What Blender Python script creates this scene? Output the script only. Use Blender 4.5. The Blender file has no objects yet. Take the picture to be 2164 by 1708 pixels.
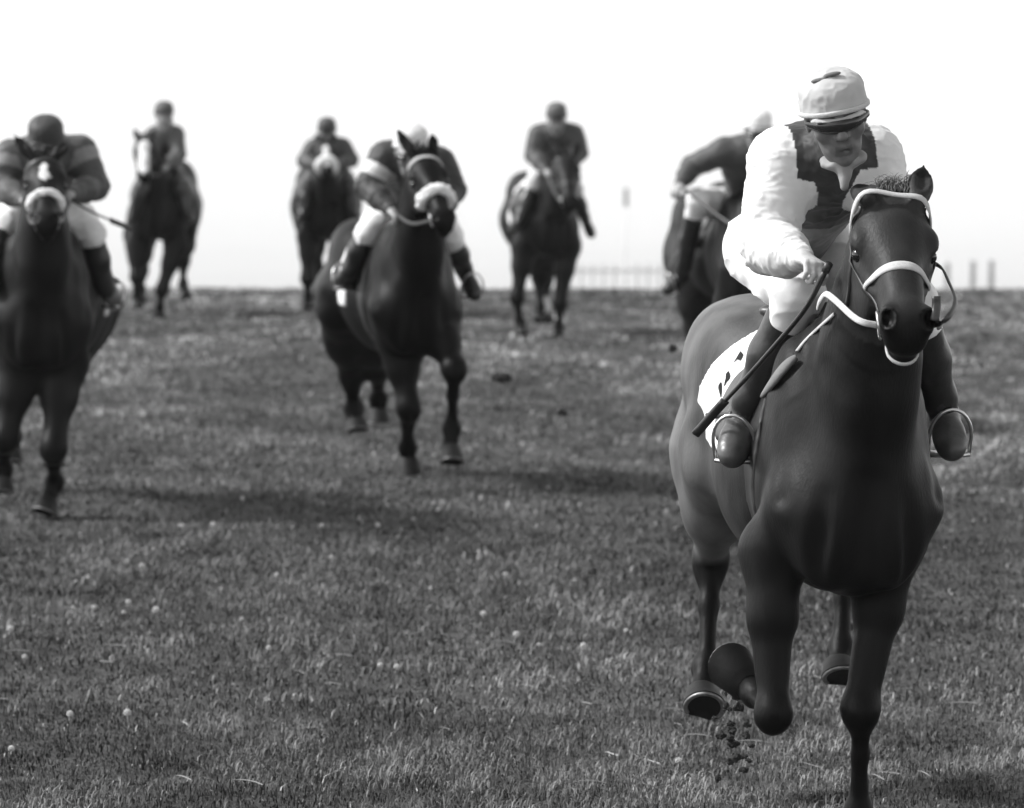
import bpy, math, random
import numpy as np
from math import radians
random.seed(7)
RNG = np.random.default_rng(11)
scene = bpy.context.scene
COL = scene.collection

# ------------------------------------------------------------------ camera
FPX = 10360.0            # focal length in pixels of a 2164 px wide picture
CX, CY, HORIZON = 1082.0, 854.0, 190.0
EYE = 2.15
PITCH = math.atan((CY - HORIZON) / FPX)
cam_data = bpy.data.cameras.new("camera")
cam = bpy.data.objects.new("camera", cam_data)
COL.objects.link(cam)
cam.location = (0, 0, EYE)
cam.rotation_euler = (math.pi / 2 - PITCH, 0, 0)
cam_data.sensor_width = 36.0
cam_data.lens = 36.0 * FPX / 2164.0
cam_data.clip_end = 60000
cam_data.dof.use_dof = True
cam_data.dof.focus_distance = 13.5
cam_data.dof.aperture_fstop = 5.8
scene.camera = cam

# ------------------------------------------------------------------ sky, sun, exposure
SUN_EL, SUN_AZ = radians(43), radians(-84)     # azimuth from +Y (away from the camera) towards +X
world = bpy.data.worlds.new("World")
scene.world = world
world.use_nodes = True
wn, wl = world.node_tree.nodes, world.node_tree.links
wn.clear()
w_out = wn.new("ShaderNodeOutputWorld")
w_bg = wn.new("ShaderNodeBackground")
w_sky = wn.new("ShaderNodeTexSky")
w_sky.sky_type = 'NISHITA'
w_sky.sun_disc = False
w_sky.sun_elevation = SUN_EL
w_sky.sun_rotation = SUN_AZ
w_sky.air_density = 1.0
w_sky.dust_density = 1.0
w_geo = wn.new("ShaderNodeTexCoord")
w_sep = wn.new("ShaderNodeSeparateXYZ")
w_max = wn.new("ShaderNodeMath"); w_max.operation = 'MAXIMUM'; w_max.inputs[1].default_value = 0.06
w_com = wn.new("ShaderNodeCombineXYZ")
w_bw = wn.new("ShaderNodeRGBToBW")
wl.new(w_geo.outputs['Generated'], w_sep.inputs[0])
wl.new(w_sep.outputs[0], w_com.inputs[0]); wl.new(w_sep.outputs[1], w_com.inputs[1])
wl.new(w_sep.outputs[2], w_max.inputs[0]); wl.new(w_max.outputs[0], w_com.inputs[2])
wl.new(w_com.outputs[0], w_sky.inputs['Vector'])
wl.new(w_sky.outputs[0], w_bw.inputs[0]); wl.new(w_bw.outputs[0], w_bg.inputs[0])
w_bg.inputs[1].default_value = 0.15
wl.new(w_bg.outputs[0], w_out.inputs[0])

sun_data = bpy.data.lights.new("sun", 'SUN')
sun_data.energy = 2.2
sun_data.angle = radians(9)
sun_data.color = (1, 1, 1)
sun = bpy.data.objects.new("sun", sun_data)
COL.objects.link(sun)
sun.location = (-10, 20, 30)
from mathutils import Vector
_sd = Vector((math.sin(SUN_AZ) * math.cos(SUN_EL), math.cos(SUN_AZ) * math.cos(SUN_EL), math.sin(SUN_EL)))
sun.rotation_euler = (-_sd).to_track_quat('-Z', 'Y').to_euler()

vs = scene.view_settings
vs.view_transform = 'Standard'
vs.look = 'None'
vs.exposure = 1.15
vs.gamma = 1.0
vs.use_curve_mapping = False
scene.cycles.volume_bounces = 2
scene.cycles.max_bounces = 6

# ------------------------------------------------------------------ small maths
def V(*a): return np.array(a, dtype=np.float64)
def unit(v):
    v = np.asarray(v, float); n = np.linalg.norm(v)
    return v / n if n > 1e-9 else v
CP, SP = math.cos(PITCH), math.sin(PITCH)
def ray(px, py):
    a, b = (px - CX) / FPX, (CY - py) / FPX
    return V(a, CP + b * SP, -SP + b * CP)
def P(px, py, Y):
    """world point seen at (px, py) standing Y metres in front of the camera"""
    r = ray(px, py); t = Y / r[1]
    return V(r[0] * t, Y, EYE + r[2] * t)
def frame(d, hint):
    d = unit(d); s = np.cross(d, hint)
    if np.linalg.norm(s) < 1e-6: s = np.cross(d, V(0.3, 1, 0.2))
    s = unit(s); n = np.cross(s, d)
    return np.array([d, s, n])

def vnoise(p, seed=0):
    """value noise in -1..1 for an (n,3) array"""
    p = np.asarray(p, float)
    i = np.floor(p).astype(np.int64); f = p - i; f = f * f * (3 - 2 * f)
    def h(a, b, c):
        n = (a * 374761393 + b * 668265263 + c * 2147483647 + seed * 1274126177) & 0xffffffff
        n = ((n ^ (n >> 13)) * 1274126177) & 0xffffffff
        return ((n ^ (n >> 16)) & 0xffff) / 32767.5 - 1.0
    r = 0
    for a in (0, 1):
        for b in (0, 1):
            for c in (0, 1):
                w = (f[:, 0] if a else 1 - f[:, 0]) * (f[:, 1] if b else 1 - f[:, 1]) * (f[:, 2] if c else 1 - f[:, 2])
                r = r + w * h(i[:, 0] + a, i[:, 1] + b, i[:, 2] + c)
    return r

# ------------------------------------------------------------------ signed distance solids
class Solid:
    def __init__(s): s.ops = []
    def _add(s, fn, lo, hi, k, cut): s.ops.append((fn, np.array(lo, float), np.array(hi, float), k, cut)); return s
    def cone(s, a, b, ra, rb, k=0.02, cut=False):
        a, b = np.asarray(a, float), np.asarray(b, float); ba = b - a; q = max(float(ba @ ba), 1e-12)
        def fn(x, y, z):
            px, py, pz = x - a[0], y - a[1], z - a[2]
            h = np.clip((px * ba[0] + py * ba[1] + pz * ba[2]) / q, 0, 1)
            return np.sqrt((px - ba[0] * h) ** 2 + (py - ba[1] * h) ** 2 + (pz - ba[2] * h) ** 2) - (ra + (rb - ra) * h)
        R = max(ra, rb)
        return s._add(fn, np.minimum(a - ra, b - rb), np.maximum(a + ra, b + rb), k, cut)
    def chain(s, pts, rs, k=0.02):
        for i in range(len(pts) - 1): s.cone(pts[i], pts[i + 1], rs[i], rs[i + 1], k)
        return s
    def ball(s, c, r, k=0.02, cut=False): return s.cone(c, np.asarray(c, float) + 1e-5, r, r, k, cut)
    def ell(s, c, r, ax=None, k=0.02, cut=False):
        c = np.asarray(c, float); r = np.asarray(r, float)
        A = np.eye(3) if ax is None else np.asarray(ax, float)
        ext = np.sqrt(((A * r[:, None]) ** 2).sum(0))
        def fn(x, y, z):
            px, py, pz = x - c[0], y - c[1], z - c[2]
            s0 = s1 = 0
            for i in range(3):
                u = px * A[i, 0] + py * A[i, 1] + pz * A[i, 2]
                s0 = s0 + (u / r[i]) ** 2; s1 = s1 + (u / r[i] ** 2) ** 2
            k0 = np.sqrt(s0); k1 = np.sqrt(s1)
            return np.where(k1 > 1e-9, k0 * (k0 - 1) / np.maximum(k1, 1e-9), -r.min())
        return s._add(fn, c - ext, c + ext, k, cut)
    def custom(s, fn, lo, hi, k=0.0, cut=False): return s._add(fn, lo, hi, k, cut)
    @staticmethod
    def _mix(old, d, k, cut):
        if cut:
            d = -d
            if k > 0:
                h = np.maximum(k - np.abs(old - d), 0) / k
                return np.maximum(old, d) + h * h * k * 0.25
            return np.maximum(old, d)
        if k > 0:
            h = np.maximum(k - np.abs(old - d), 0) / k
            return np.minimum(old, d) - h * h * k * 0.25
        return np.minimum(old, d)
    def ev(s, x, y, z):
        g = None
        for fn, lo, hi, k, cut in s.ops:
            d = fn(x, y, z)
            g = d if g is None else s._mix(g, d, k, cut)
        return g
    def at(s, p):
        p = np.atleast_2d(p); return s.ev(p[:, 0], p[:, 1], p[:, 2])
    def grad(s, p, e=0.004):
        p = np.atleast_2d(np.asarray(p, float)); g = np.zeros_like(p)
        for i in range(3):
            d = np.zeros(3); d[i] = e
            g[:, i] = s.at(p + d) - s.at(p - d)
        return g / np.maximum(np.linalg.norm(g, axis=1, keepdims=True), 1e-9)
    def trace(s, o, d, tmax=1.0, step=0.8):
        """march from o along unit d to the surface; returns point or None"""
        t = 0.0
        for _ in range(120):
            p = o + d * t; v = float(s.at(p)[0])
            if v < 0.0008: return p
            t += max(v * step, 0.0008)
            if t > tmax: return None
        return o + d * t
    def mesh(s, h, smooth=2):
        lo = np.min([o[1] for o in s.ops if not o[4]], axis=0) - 3 * h
        hi = np.max([o[2] for o in s.ops if not o[4]], axis=0) + 3 * h
        n = np.ceil((hi - lo) / h).astype(int) + 1
        ax = [(lo[i] + h * np.arange(n[i])).astype(np.float32) for i in range(3)]
        G = np.full(n, 9.0, np.float32)
        for fn, l, u, k, cut in s.ops:
            m = k + 3 * h
            a = np.maximum(np.floor((l - m - lo) / h).astype(int), 0); b = np.minimum(np.ceil((u + m - lo) / h).astype(int) + 1, n)
            if (b <= a).any(): continue
            sl = tuple(slice(a[i], b[i]) for i in range(3))
            x = ax[0][sl[0]][:, None, None]; y = ax[1][sl[1]][None, :, None]; z = ax[2][sl[2]][None, None, :]
            d = fn(x, y, z)
            G[sl] = s._mix(G[sl], d, k, cut)
        return surface_nets(G, lo, h, smooth)

def surface_nets(G, lo, h, smooth):
    S = G < 0
    c = S[:-1, :-1, :-1].astype(np.int8)
    cnt = np.zeros(c.shape, np.int8)
    for a in (0, 1):
        for b in (0, 1):
            for e in (0, 1):
                cnt += S[a:S.shape[0] - 1 + a, b:S.shape[1] - 1 + b, e:S.shape[2] - 1 + e]
    I = np.argwhere((cnt > 0) & (cnt < 8))
    idx = np.full(c.shape, -1, np.int64); idx[I[:, 0], I[:, 1], I[:, 2]] = np.arange(len(I))
    off = [(a, b, e) for a in (0, 1) for b in (0, 1) for e in (0, 1)]
    val = {o: G[I[:, 0] + o[0], I[:, 1] + o[1], I[:, 2] + o[2]] for o in off}
    acc = np.zeros((len(I), 3)); num = np.zeros(len(I))
    for o in off:
        for d in range(3):
            if o[d] == 0:
                o2 = list(o); o2[d] = 1; o2 = tuple(o2)
                va, vb = val[o], val[o2]; m = (va < 0) != (vb < 0)
                t = va[m] / (va[m] - vb[m])
                q = np.tile(np.array(o, float), (m.sum(), 1)); q[:, d] = t
                acc[m] += q; num[m] += 1
    vert = lo + h * (I + acc / num[:, None])
    faces = []
    for d in range(3):
        s0 = [slice(1, -1)] * 3; s1 = [slice(1, -1)] * 3
        s0[d] = slice(0, -1); s1[d] = slice(1, None)
        A, B = S[tuple(s0)], S[tuple(s1)]
        E = np.argwhere(A != B)
        if not len(E): continue
        base = E + 1; base[:, d] -= 1
        inside = A[E[:, 0], E[:, 1], E[:, 2]]
        u, w = (d + 1) % 3, (d + 2) % 3
        def cell(du, dw):
            q = base.copy(); q[:, u] -= du; q[:, w] -= dw
            return idx[q[:, 0], q[:, 1], q[:, 2]]
        f = np.stack([cell(1, 1), cell(0, 1), cell(0, 0), cell(1, 0)], 1)
        f[~inside] = f[~inside][:, ::-1]
        faces.append(f)
    F = np.concatenate(faces) if faces else np.zeros((0, 4), int)
    F = F[(F >= 0).all(1)]
    for it in range(smooth):
        vert = lap(vert, F, 0.5 if it % 2 == 0 else -0.45) if smooth > 2 else lap(vert, F, 0.4)
    return vert, F

def lap(v, F, w):
    n = len(v); acc = np.zeros((n, 3)); num = np.zeros(n)
    for a, b in ((0, 1), (1, 2), (2, 3), (3, 0)):
        for i, j in ((a, b), (b, a)):
            for ch in range(3): acc[:, ch] += np.bincount(F[:, i], v[F[:, j], ch], n)
            num += np.bincount(F[:, i], minlength=n)
    return v + w * (acc / np.maximum(num, 1)[:, None] - v)

def vnormals(v, F):
    n = np.cross(v[F[:, 2]] - v[F[:, 0]], v[F[:, 3]] - v[F[:, 1]])
    N = np.zeros_like(v)
    for k in range(4):
        for ch in range(3): N[:, ch] += np.bincount(F[:, k], n[:, ch], len(v))
    return N / np.maximum(np.linalg.norm(N, axis=1, keepdims=True), 1e-12)

# ------------------------------------------------------------------ objects
def raw_mesh(name, verts, faces):
    me = bpy.data.meshes.new(name)
    verts = np.asarray(verts, np.float32)
    if isinstance(faces, np.ndarray):
        nf, k = faces.shape
        me.vertices.add(len(verts)); me.vertices.foreach_set("co", verts.ravel())
        me.loops.add(nf * k); me.loops.foreach_set("vertex_index", faces.astype(np.int32).ravel())
        me.polygons.add(nf)
        me.polygons.foreach_set("loop_start", np.arange(0, nf * k, k, dtype=np.int32))
        me.polygons.foreach_set("loop_total", np.full(nf, k, np.int32))
        me.update(calc_edges=True)
    else:
        me.from_pydata([tuple(map(float, v)) for v in verts], [], [tuple(map(int, f)) for f in faces]); me.update()
    return me

def obj(name, verts, faces, mat, parent=None, tone=None, smooth=True):
    """one mesh object from world-space vertices"""
    verts = np.asarray(verts, float)
    base = np.zeros(3)
    if parent is not None:
        p = parent
        while p is not None: base = base + np.array(p.location); p = p.parent
        me = raw_mesh(name, verts - base, faces)
    else:
        base = np.array([verts[:, 0].mean(), verts[:, 1].mean(), verts[:, 2].min()])
        me = raw_mesh(name, verts - base, faces)
    if smooth: me.polygons.foreach_set("use_smooth", np.ones(len(me.polygons), bool))
    me.materials.append(mat)
    if tone is not None:
        at = me.attributes.new("tone", 'FLOAT', 'POINT')
        at.data.foreach_set("value", np.broadcast_to(np.asarray(tone, np.float32), (len(verts),)).astype(np.float32).copy())
    o = bpy.data.objects.new(name, me); COL.objects.link(o)
    if parent is not None: o.parent = parent
    else: o.location = base
    return o

def tag(o, label=None, cat=None, group=None, kind=None):
    if label: o["label"] = label
    if cat: o["category"] = cat
    if group: o["group"] = group
    if kind: o["kind"] = kind
    return o
def empty(name, loc, label, cat, group=None):
    o = bpy.data.objects.new(name, None); COL.objects.link(o)
    o.empty_display_size = 0.2
    o.location = tuple(map(float, loc)); return tag(o, label, cat, group)

class MB:
    """collects simple shapes into one mesh"""
    def __init__(s): s.v, s.f, s.n = [], [], 0
    def add(s, v, f):
        v = np.asarray(v, float); s.v.append(v); s.f += [tuple(i + s.n for i in q) for q in f]; s.n += len(v)
    def build(s, name, mat, parent=None, tone=None, smooth=True):
        return obj(name, np.concatenate(s.v), s.f, mat, parent, tone, smooth)
    def tube(s, pts, r, seg=8):
        pts = [np.asarray(p, float) for p in pts]; n = len(pts)
        r = [r] * n if np.isscalar(r) else r
        up = V(0.13, 0.21, 0.97); rings = []
        for i in range(n):
            d = unit(pts[min(i + 1, n - 1)] - pts[max(i - 1, 0)])
            u = np.cross(d, up); u = unit(u) if np.linalg.norm(u) > 1e-4 else V(1, 0, 0)
            w = np.cross(u, d)
            rings += [pts[i] + r[i] * (math.cos(a) * u + math.sin(a) * w) for a in np.linspace(0, 2 * math.pi, seg, endpoint=False)]
        f = [(i * seg + j, i * seg + (j + 1) % seg, (i + 1) * seg + (j + 1) % seg, (i + 1) * seg + j) for i in range(n - 1) for j in range(seg)]
        f += [tuple(range(seg))[::-1], tuple((n - 1) * seg + j for j in range(seg))]
        s.add(rings, f); return s
    def ribbon(s, pts, nrm, w, th):
        """flat strap along pts lying on a surface with normals nrm"""
        pts = np.asarray(pts, float); n = len(pts); v = []
        w = [w] * n if np.isscalar(w) else w
        for i in range(n):
            d = unit(pts[min(i + 1, n - 1)] - pts[max(i - 1, 0)]); u = unit(nrm[i]); sd = unit(np.cross(d, u)); u = np.cross(sd, d)
            h = w[i] / 2
            v += [pts[i] - sd * h - u * th * .5, pts[i] - sd * h * .96 + u * th * .3, pts[i] - sd * h * .6 + u * th, pts[i] + sd * h * .6 + u * th, pts[i] + sd * h * .96 + u * th * .3, pts[i] + sd * h - u * th * .5]
        f = [(i * 6 + j, (i + 1) * 6 + j, (i + 1) * 6 + (j + 1) % 6, i * 6 + (j + 1) % 6) for i in range(n - 1) for j in range(6)]
        f += [tuple(range(6)), tuple((n - 1) * 6 + j for j in range(6))[::-1]]
        s.add(v, f); return s
    def box(s, c, hx, hy, hz):
        c = np.asarray(c, float)
        v = [c + V(a * hx, b * hy, e * hz) for a in (-1, 1) for b in (-1, 1) for e in (-1, 1)]
        s.add(v, [(0, 1, 3, 2), (4, 6, 7, 5), (0, 4, 5, 1), (2, 3, 7, 6), (0, 2, 6, 4), (1, 5, 7, 3)]); return s
def spline(pts, n):
    pts = np.asarray(pts, float); m = len(pts)
    q = np.vstack([2 * pts[0] - pts[1], pts, 2 * pts[-1] - pts[-2]])
    out = []
    for t in np.linspace(0, m - 1, n):
        i = min(int(t), m - 2); f = t - i; a, b, c, d = q[i:i + 4]
        out.append(0.5 * (2 * b + (c - a) * f + (2 * a - 5 * b + 4 * c - d) * f * f + (3 * b - a - 3 * c + d) * f ** 3))
    return np.array(out)

# ------------------------------------------------------------------ materials (the photograph is black and white: neutral greys)
def material(name, base=None, rough=0.6, spec=0.5, var=0.15, scale=30.0, bump=0.0, bscale=200.0, sheen=0.0, stretch=None, coord='Object', metal=0.0, coat=0.0):
    m = bpy.data.materials.new(name); m.use_nodes = True
    N, L = m.node_tree.nodes, m.node_tree.links
    b = N["Principled BSDF"]
    b.inputs["Roughness"].default_value = rough
    b.inputs["Specular IOR Level"].default_value = spec
    b.inputs["Metallic"].default_value = metal
    b.inputs["Coat Weight"].default_value = coat
    if sheen: b.inputs["Sheen Weight"].default_value = sheen
    tc = N.new("ShaderNodeTexCoord")
    src = tc.outputs[coord]
    if stretch:
        mp = N.new("ShaderNodeMapping"); mp.inputs["Scale"].default_value = stretch
        L.new(src, mp.inputs[0]); src = mp.outputs[0]
    no = N.new("ShaderNodeTexNoise"); no.inputs["Scale"].default_value = scale; no.inputs["Detail"].default_value = 5
    L.new(src, no.inputs["Vector"])
    mr = N.new("ShaderNodeMapRange"); mr.inputs[1].default_value = 0.25; mr.inputs[2].default_value = 0.75
    mr.inputs[3].default_value = 1 - var; mr.inputs[4].default_value = 1 + var
    L.new(no.outputs[0], mr.inputs[0])
    mu = N.new("ShaderNodeMath"); mu.operation = 'MULTIPLY'
    if base is None:
        at = N.new("ShaderNodeAttribute"); at.attribute_name = "tone"; L.new(at.outputs["Fac"], mu.inputs[0])
    else: mu.inputs[0].default_value = base
    L.new(mr.outputs[0], mu.inputs[1])
    L.new(mu.outputs[0], b.inputs["Base Color"])
    if bump:
        n2 = N.new("ShaderNodeTexNoise"); n2.inputs["Scale"].default_value = bscale; n2.inputs["Detail"].default_value = 4
        L.new(src, n2.inputs["Vector"])
        bp = N.new("ShaderNodeBump"); bp.inputs["Strength"].default_value = bump; bp.inputs["Distance"].default_value = 0.004
        L.new(n2.outputs[0], bp.inputs["Height"]); L.new(bp.outputs[0], b.inputs["Normal"])
    return m
M_COAT = material("horse_coat", None, 0.46, 0.10, 0.40, 11.0, 0.35, 150.0, stretch=(1, 1, .3))
M_HAIR = material("mane_hair", None, 0.55, 0.4, 0.3, 60.0)
M_HOOF = material("hoof_horn", 0.008, 0.6, 0.2, 0.4, 25.0, 0.3, 90)
M_SILK = material("racing_silk", None, 0.62, 0.35, 0.06, 40.0, 0.5, 22.0, sheen=0.1)
M_SKIN = material("skin", None, 0.5, 0.4, 0.18, 60.0, 0.15, 300)
M_BOOT = material("boot_leather", None, 0.38, 0.5, 0.3, 30.0, 0.3, 60)
M_TACK = material("tack_leather", 0.018, 0.45, 0.5, 0.3, 40.0)
M_BROWNTACK = material("saddle_leather", 0.03, 0.4, 0.5, 0.3, 20.0, 0.2, 80)
M_WEB = material("white_webbing", 0.5, 0.8, 0.3, 0.12, 120.0, 0.5, 400)
M_FLEECE = material("sheepskin", 0.78, 0.95, 0.1, 0.14, 60.0, 0.9, 120, sheen=0.4)
M_METAL = material("bit_metal", 0.6, 0.28, 0.5, 0.1, 50.0, metal=1.0)
M_SHOE = material("worn_plate", 0.22, 0.45, 0.5, 0.4, 60.0, metal=0.9)
M_CLOTH = material("number_cloth", None, 0.85, 0.2, 0.05, 50.0, 0.4, 60)
M_INK = material("number_ink", 0.02, 0.9, 0.1, 0.2, 60.0)
M_LENS = material("goggle_lens", 0.02, 0.2, 0.5, 0.1, 10.0)
M_EYE = material("eye", 0.008, 0.12, 0.5, 0.1, 10.0)
M_TOOTH = material("teeth", 0.5, 0.4, 0.4, 0.2, 90.0)
M_WOOD = material("painted_wood", None, 0.7, 0.3, 0.15, 12.0)
M_DIRT = material("turf_clod", None, 0.95, 0.1, 0.5, 40.0, 0.8, 80)
M_BLADE = material("grass_blade", None, 0.6, 0.25, 0.1, 3.0)
M_PETAL = material("clover_petal", 0.5, 0.8, 0.2, 0.15, 200.0)

# ------------------------------------------------------------------ the ground
_PY = [-60, 50, 52.5, 55, 58, 62, 80, 100, 250, 700, 2000, 5000, 13000, 17000, 21000]
_PZ = [0, 0, -0.01, -0.09, -0.26, -0.5, -1.5, -2.55, -15, -70, -210, -330, -330, -150, -25]
def ground_z(X, Y):
    X = np.asarray(X, float); Y = np.asarray(Y, float)
    z = np.interp(Y, _PY, _PZ)
    p = np.stack([X.ravel(), Y.ravel(), np.zeros(X.size)], 1)
    near = np.clip((62 - p[:, 1]) / 8, 0, 1)
    u = 0.016 * vnoise(p * 1.7, 3) + 0.010 * vnoise(p * 5.0, 4)
    far = np.clip((p[:, 1] - 200) / 800, 0, 1) * (14 * vnoise(p * 0.0015, 5) + 5 * vnoise(p * 0.006, 6))
    return z + (u * near + far).reshape(z.shape)
def build_ground():
    ys = np.concatenate([np.arange(-40, 9, 3.0), np.arange(9, 58, 0.14), np.geomspace(58, 21000, 80)])
    xn = np.arange(0, 7.5, 0.14); xf = np.geomspace(7.6, 9000, 44)
    xs = np.concatenate([-xf[::-1], -xn[:0:-1], xn, xf])
    X, Y = np.meshgrid(xs, ys)
    Z = ground_z(X, Y)
    v = np.stack([X.ravel(), Y.ravel(), Z.ravel()], 1)
    ny, nx = X.shape
    i = np.arange(ny * nx).reshape(ny, nx)
    f = np.stack([i[:-1, :-1].ravel(), i[:-1, 1:].ravel(), i[1:, 1:].ravel(), i[1:, :-1].ravel()], 1)
    m = bpy.data.materials.new("turf"); m.use_nodes = True
    N, L = m.node_tree.nodes, m.node_tree.links
    b = N["Principled BSDF"]; b.inputs["Roughness"].default_value = 0.95; b.inputs["Specular IOR Level"].default_value = 0.1
    tc = N.new("ShaderNodeTexCoord")
    def noise(sc, det):
        n = N.new("ShaderNodeTexNoise"); n.inputs["Scale"].default_value = sc; n.inputs["Detail"].default_value = det
        n.inputs["Roughness"].default_value = 0.65
        L.new(tc.outputs["Object"], n.inputs["Vector"]); return n.outputs[0]
    def mr(s, a, c):
        q = N.new("ShaderNodeMapRange"); q.inputs[1].default_value = 0.3; q.inputs[2].default_value = 0.7
        q.inputs[3].default_value = a; q.inputs[4].default_value = c; L.new(s, q.inputs[0]); return q.outputs[0]
    def mul(a, c):
        q = N.new("ShaderNodeMath"); q.operation = 'MULTIPLY'; L.new(a, q.inputs[0])
        if isinstance(c, float): q.inputs[1].default_value = c
        else: L.new(c, q.inputs[1])
        return q.outputs[0]
    t = mul(mul(mul(mr(noise(0.55, 4), 0.7, 1.3), mr(noise(4.0, 6), 0.6, 1.4)), mr(noise(38.0, 4), 0.5, 1.5)), 0.075)
    L.new(t, b.inputs["Base Color"])
    bp = N.new("ShaderNodeBump"); bp.inputs["Strength"].default_value = 0.8; bp.inputs["Distance"].default_value = 0.03
    L.new(noise(45.0, 5), bp.inputs["Height"]); L.new(bp.outputs[0], b.inputs["Normal"])
    o = obj("ground", v, f, m)
    o.location = (0, 0, 0)
    me = o.data; me.vertices.foreach_set("co", v.astype(np.float32).ravel()); me.update()
    return tag(o, "grass racecourse turf running back to the brow", None, kind="structure")
build_ground()

def patches(p):
    """large and small colour patches of the real turf (0..1)"""
    q = p.copy(); q[:, 2] = 0
    return np.clip(0.5 + 0.45 * vnoise(q * V(0.6, 0.25, 1), 21) + 0.38 * vnoise(q * V(2.2, 1.1, 1), 22) + 0.42 * vnoise(q * V(7.0, 3.5, 1), 23), 0, 1)

def turf_gain(p):
    # far haze painted in: blade tone pales with distance
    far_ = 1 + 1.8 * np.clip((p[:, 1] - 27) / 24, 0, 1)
    # a darker belt of turf across the middle of the course
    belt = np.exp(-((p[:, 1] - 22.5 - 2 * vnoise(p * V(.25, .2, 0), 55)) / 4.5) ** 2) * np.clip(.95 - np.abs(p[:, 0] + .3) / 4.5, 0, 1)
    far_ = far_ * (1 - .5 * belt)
    return far_ + 0.9 * np.clip((p[:, 0] / p[:, 1] - .055 + .02 * vnoise(p * .5, 77)) / .05, 0, 1)  # stray light bleaching the right side, painted into the blade tone
def build_grass():
    VV, FF, TT = [], [], []; off = 0
    for y0, y1, dens, l0, l1, w in ((11.2, 17.0, 5200, .016, .056, .0034), (17.0, 24.0, 2500, .016, .056, .0048),
                                   (24.0, 36.0, 1000, .016, .05, .0075), (36.0, 59.0, 400, .018, .05, .013)):
        hw = y1 * 0.1045 + 0.5
        n = int(2 * hw * (y1 - y0) * dens)
        x = RNG.uniform(-hw, hw, n); y = RNG.uniform(y0, y1, n)
        keep = np.abs(x) < y * 0.1045 + 0.45
        x, y = x[keep], y[keep]; n = len(x)
        z = ground_z(x, y)
        p = np.stack([x, y, z], 1)
        pa = patches(p)
        lean_dir = RNG.uniform(0, 2 * np.pi, n)
        lean = np.clip(RNG.normal(1.18, 0.38, n), 0.05, 1.65)
        L = RNG.uniform(l0, l1, n) * (0.55 + 0.6 * pa + .45 * np.clip(vnoise(p * V(3.5, 3.5, 0), 41), 0, 1))
        d = np.stack([np.cos(lean_dir), np.sin(lean_dir), np.zeros(n)], 1)
        side = np.stack([-d[:, 1], d[:, 0], np.zeros(n)], 1)
        # turn the blade's flat somewhat towards a random side
        up = V(0, 0, 1)
        mid = p + (d * np.sin(lean * .55)[:, None] + up * np.cos(lean * .55)[:, None]) * (L * .5)[:, None]
        tip = mid + (d * np.sin(lean * 1.25)[:, None] + up * np.cos(lean * 1.25)[:, None]) * (L * .5)[:, None]
        ww = (w * RNG.uniform(.6, 1.5, n))[:, None]
        v = np.stack([p - side * ww * .5 - up * .012, p + side * ww * .5 - up * .012, mid + side * ww * .45, mid - side * ww * .45, tip], 1)
        tone = (0.012 + 0.150 * pa ** 1.5) * RNG.uniform(.4, 1.75, n) * turf_gain(p)
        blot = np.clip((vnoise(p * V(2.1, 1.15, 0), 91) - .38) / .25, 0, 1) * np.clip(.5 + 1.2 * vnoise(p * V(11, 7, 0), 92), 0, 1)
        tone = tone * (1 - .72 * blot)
        dead = RNG.random(n) < 0.035
        tone[dead] = RNG.uniform(.18, .38, dead.sum())
        b = off + np.arange(n)[:, None] * 5
        FF.append(np.concatenate([b + np.array([0, 1, 2]), b + np.array([0, 2, 3]), b + np.array([3, 2, 4])], 0))
        VV.append(v.reshape(-1, 3)); TT.append(np.repeat(tone, 5)); off += n * 5
    # long dry straws and torn leaves lying on the turf
    for _ in range(260):
        y = RNG.uniform(11.3, 19.0); x = RNG.uniform(-y * .107, y * .107); an = RNG.uniform(0, 6.28)
        z = float(ground_z(np.array([x]), np.array([y]))[0]); L = RNG.uniform(.05, .13); w = RNG.uniform(.0018, .0042)
        d = V(math.cos(an), math.sin(an), 0); s = V(-d[1], d[0], 0); up = RNG.uniform(.02, .2); c = V(x, y, z + .008); bend = RNG.uniform(-.35, .35)
        v = []
        for k, t in enumerate((0, .25, .5, .75, 1)):
            q = c + d * (t * L) + s * (bend * L * t * t) + V(0, 0, up * L * math.sin(t * 2.6) * .6 + .010)
            ww = w * (1 - .8 * t * t)
            v += [q - s * ww * .5 + V(0, 0, ww * .5), q + s * ww * .5 - V(0, 0, ww * .3)]
        b = off
        FF.append(np.array([(b + 2 * k, b + 2 * k + 1, b + 2 * k + 3) for k in range(4)] + [(b + 2 * k, b + 2 * k + 3, b + 2 * k + 2) for k in range(4)]))
        VV.append(np.array(v)); TT.append(np.full(10, RNG.uniform(.10, .27))); off += 10
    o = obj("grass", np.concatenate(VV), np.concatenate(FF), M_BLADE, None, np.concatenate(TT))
    tag(o, "short trampled grass covering the racecourse turf", None, kind="stuff")
build_grass()

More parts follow.
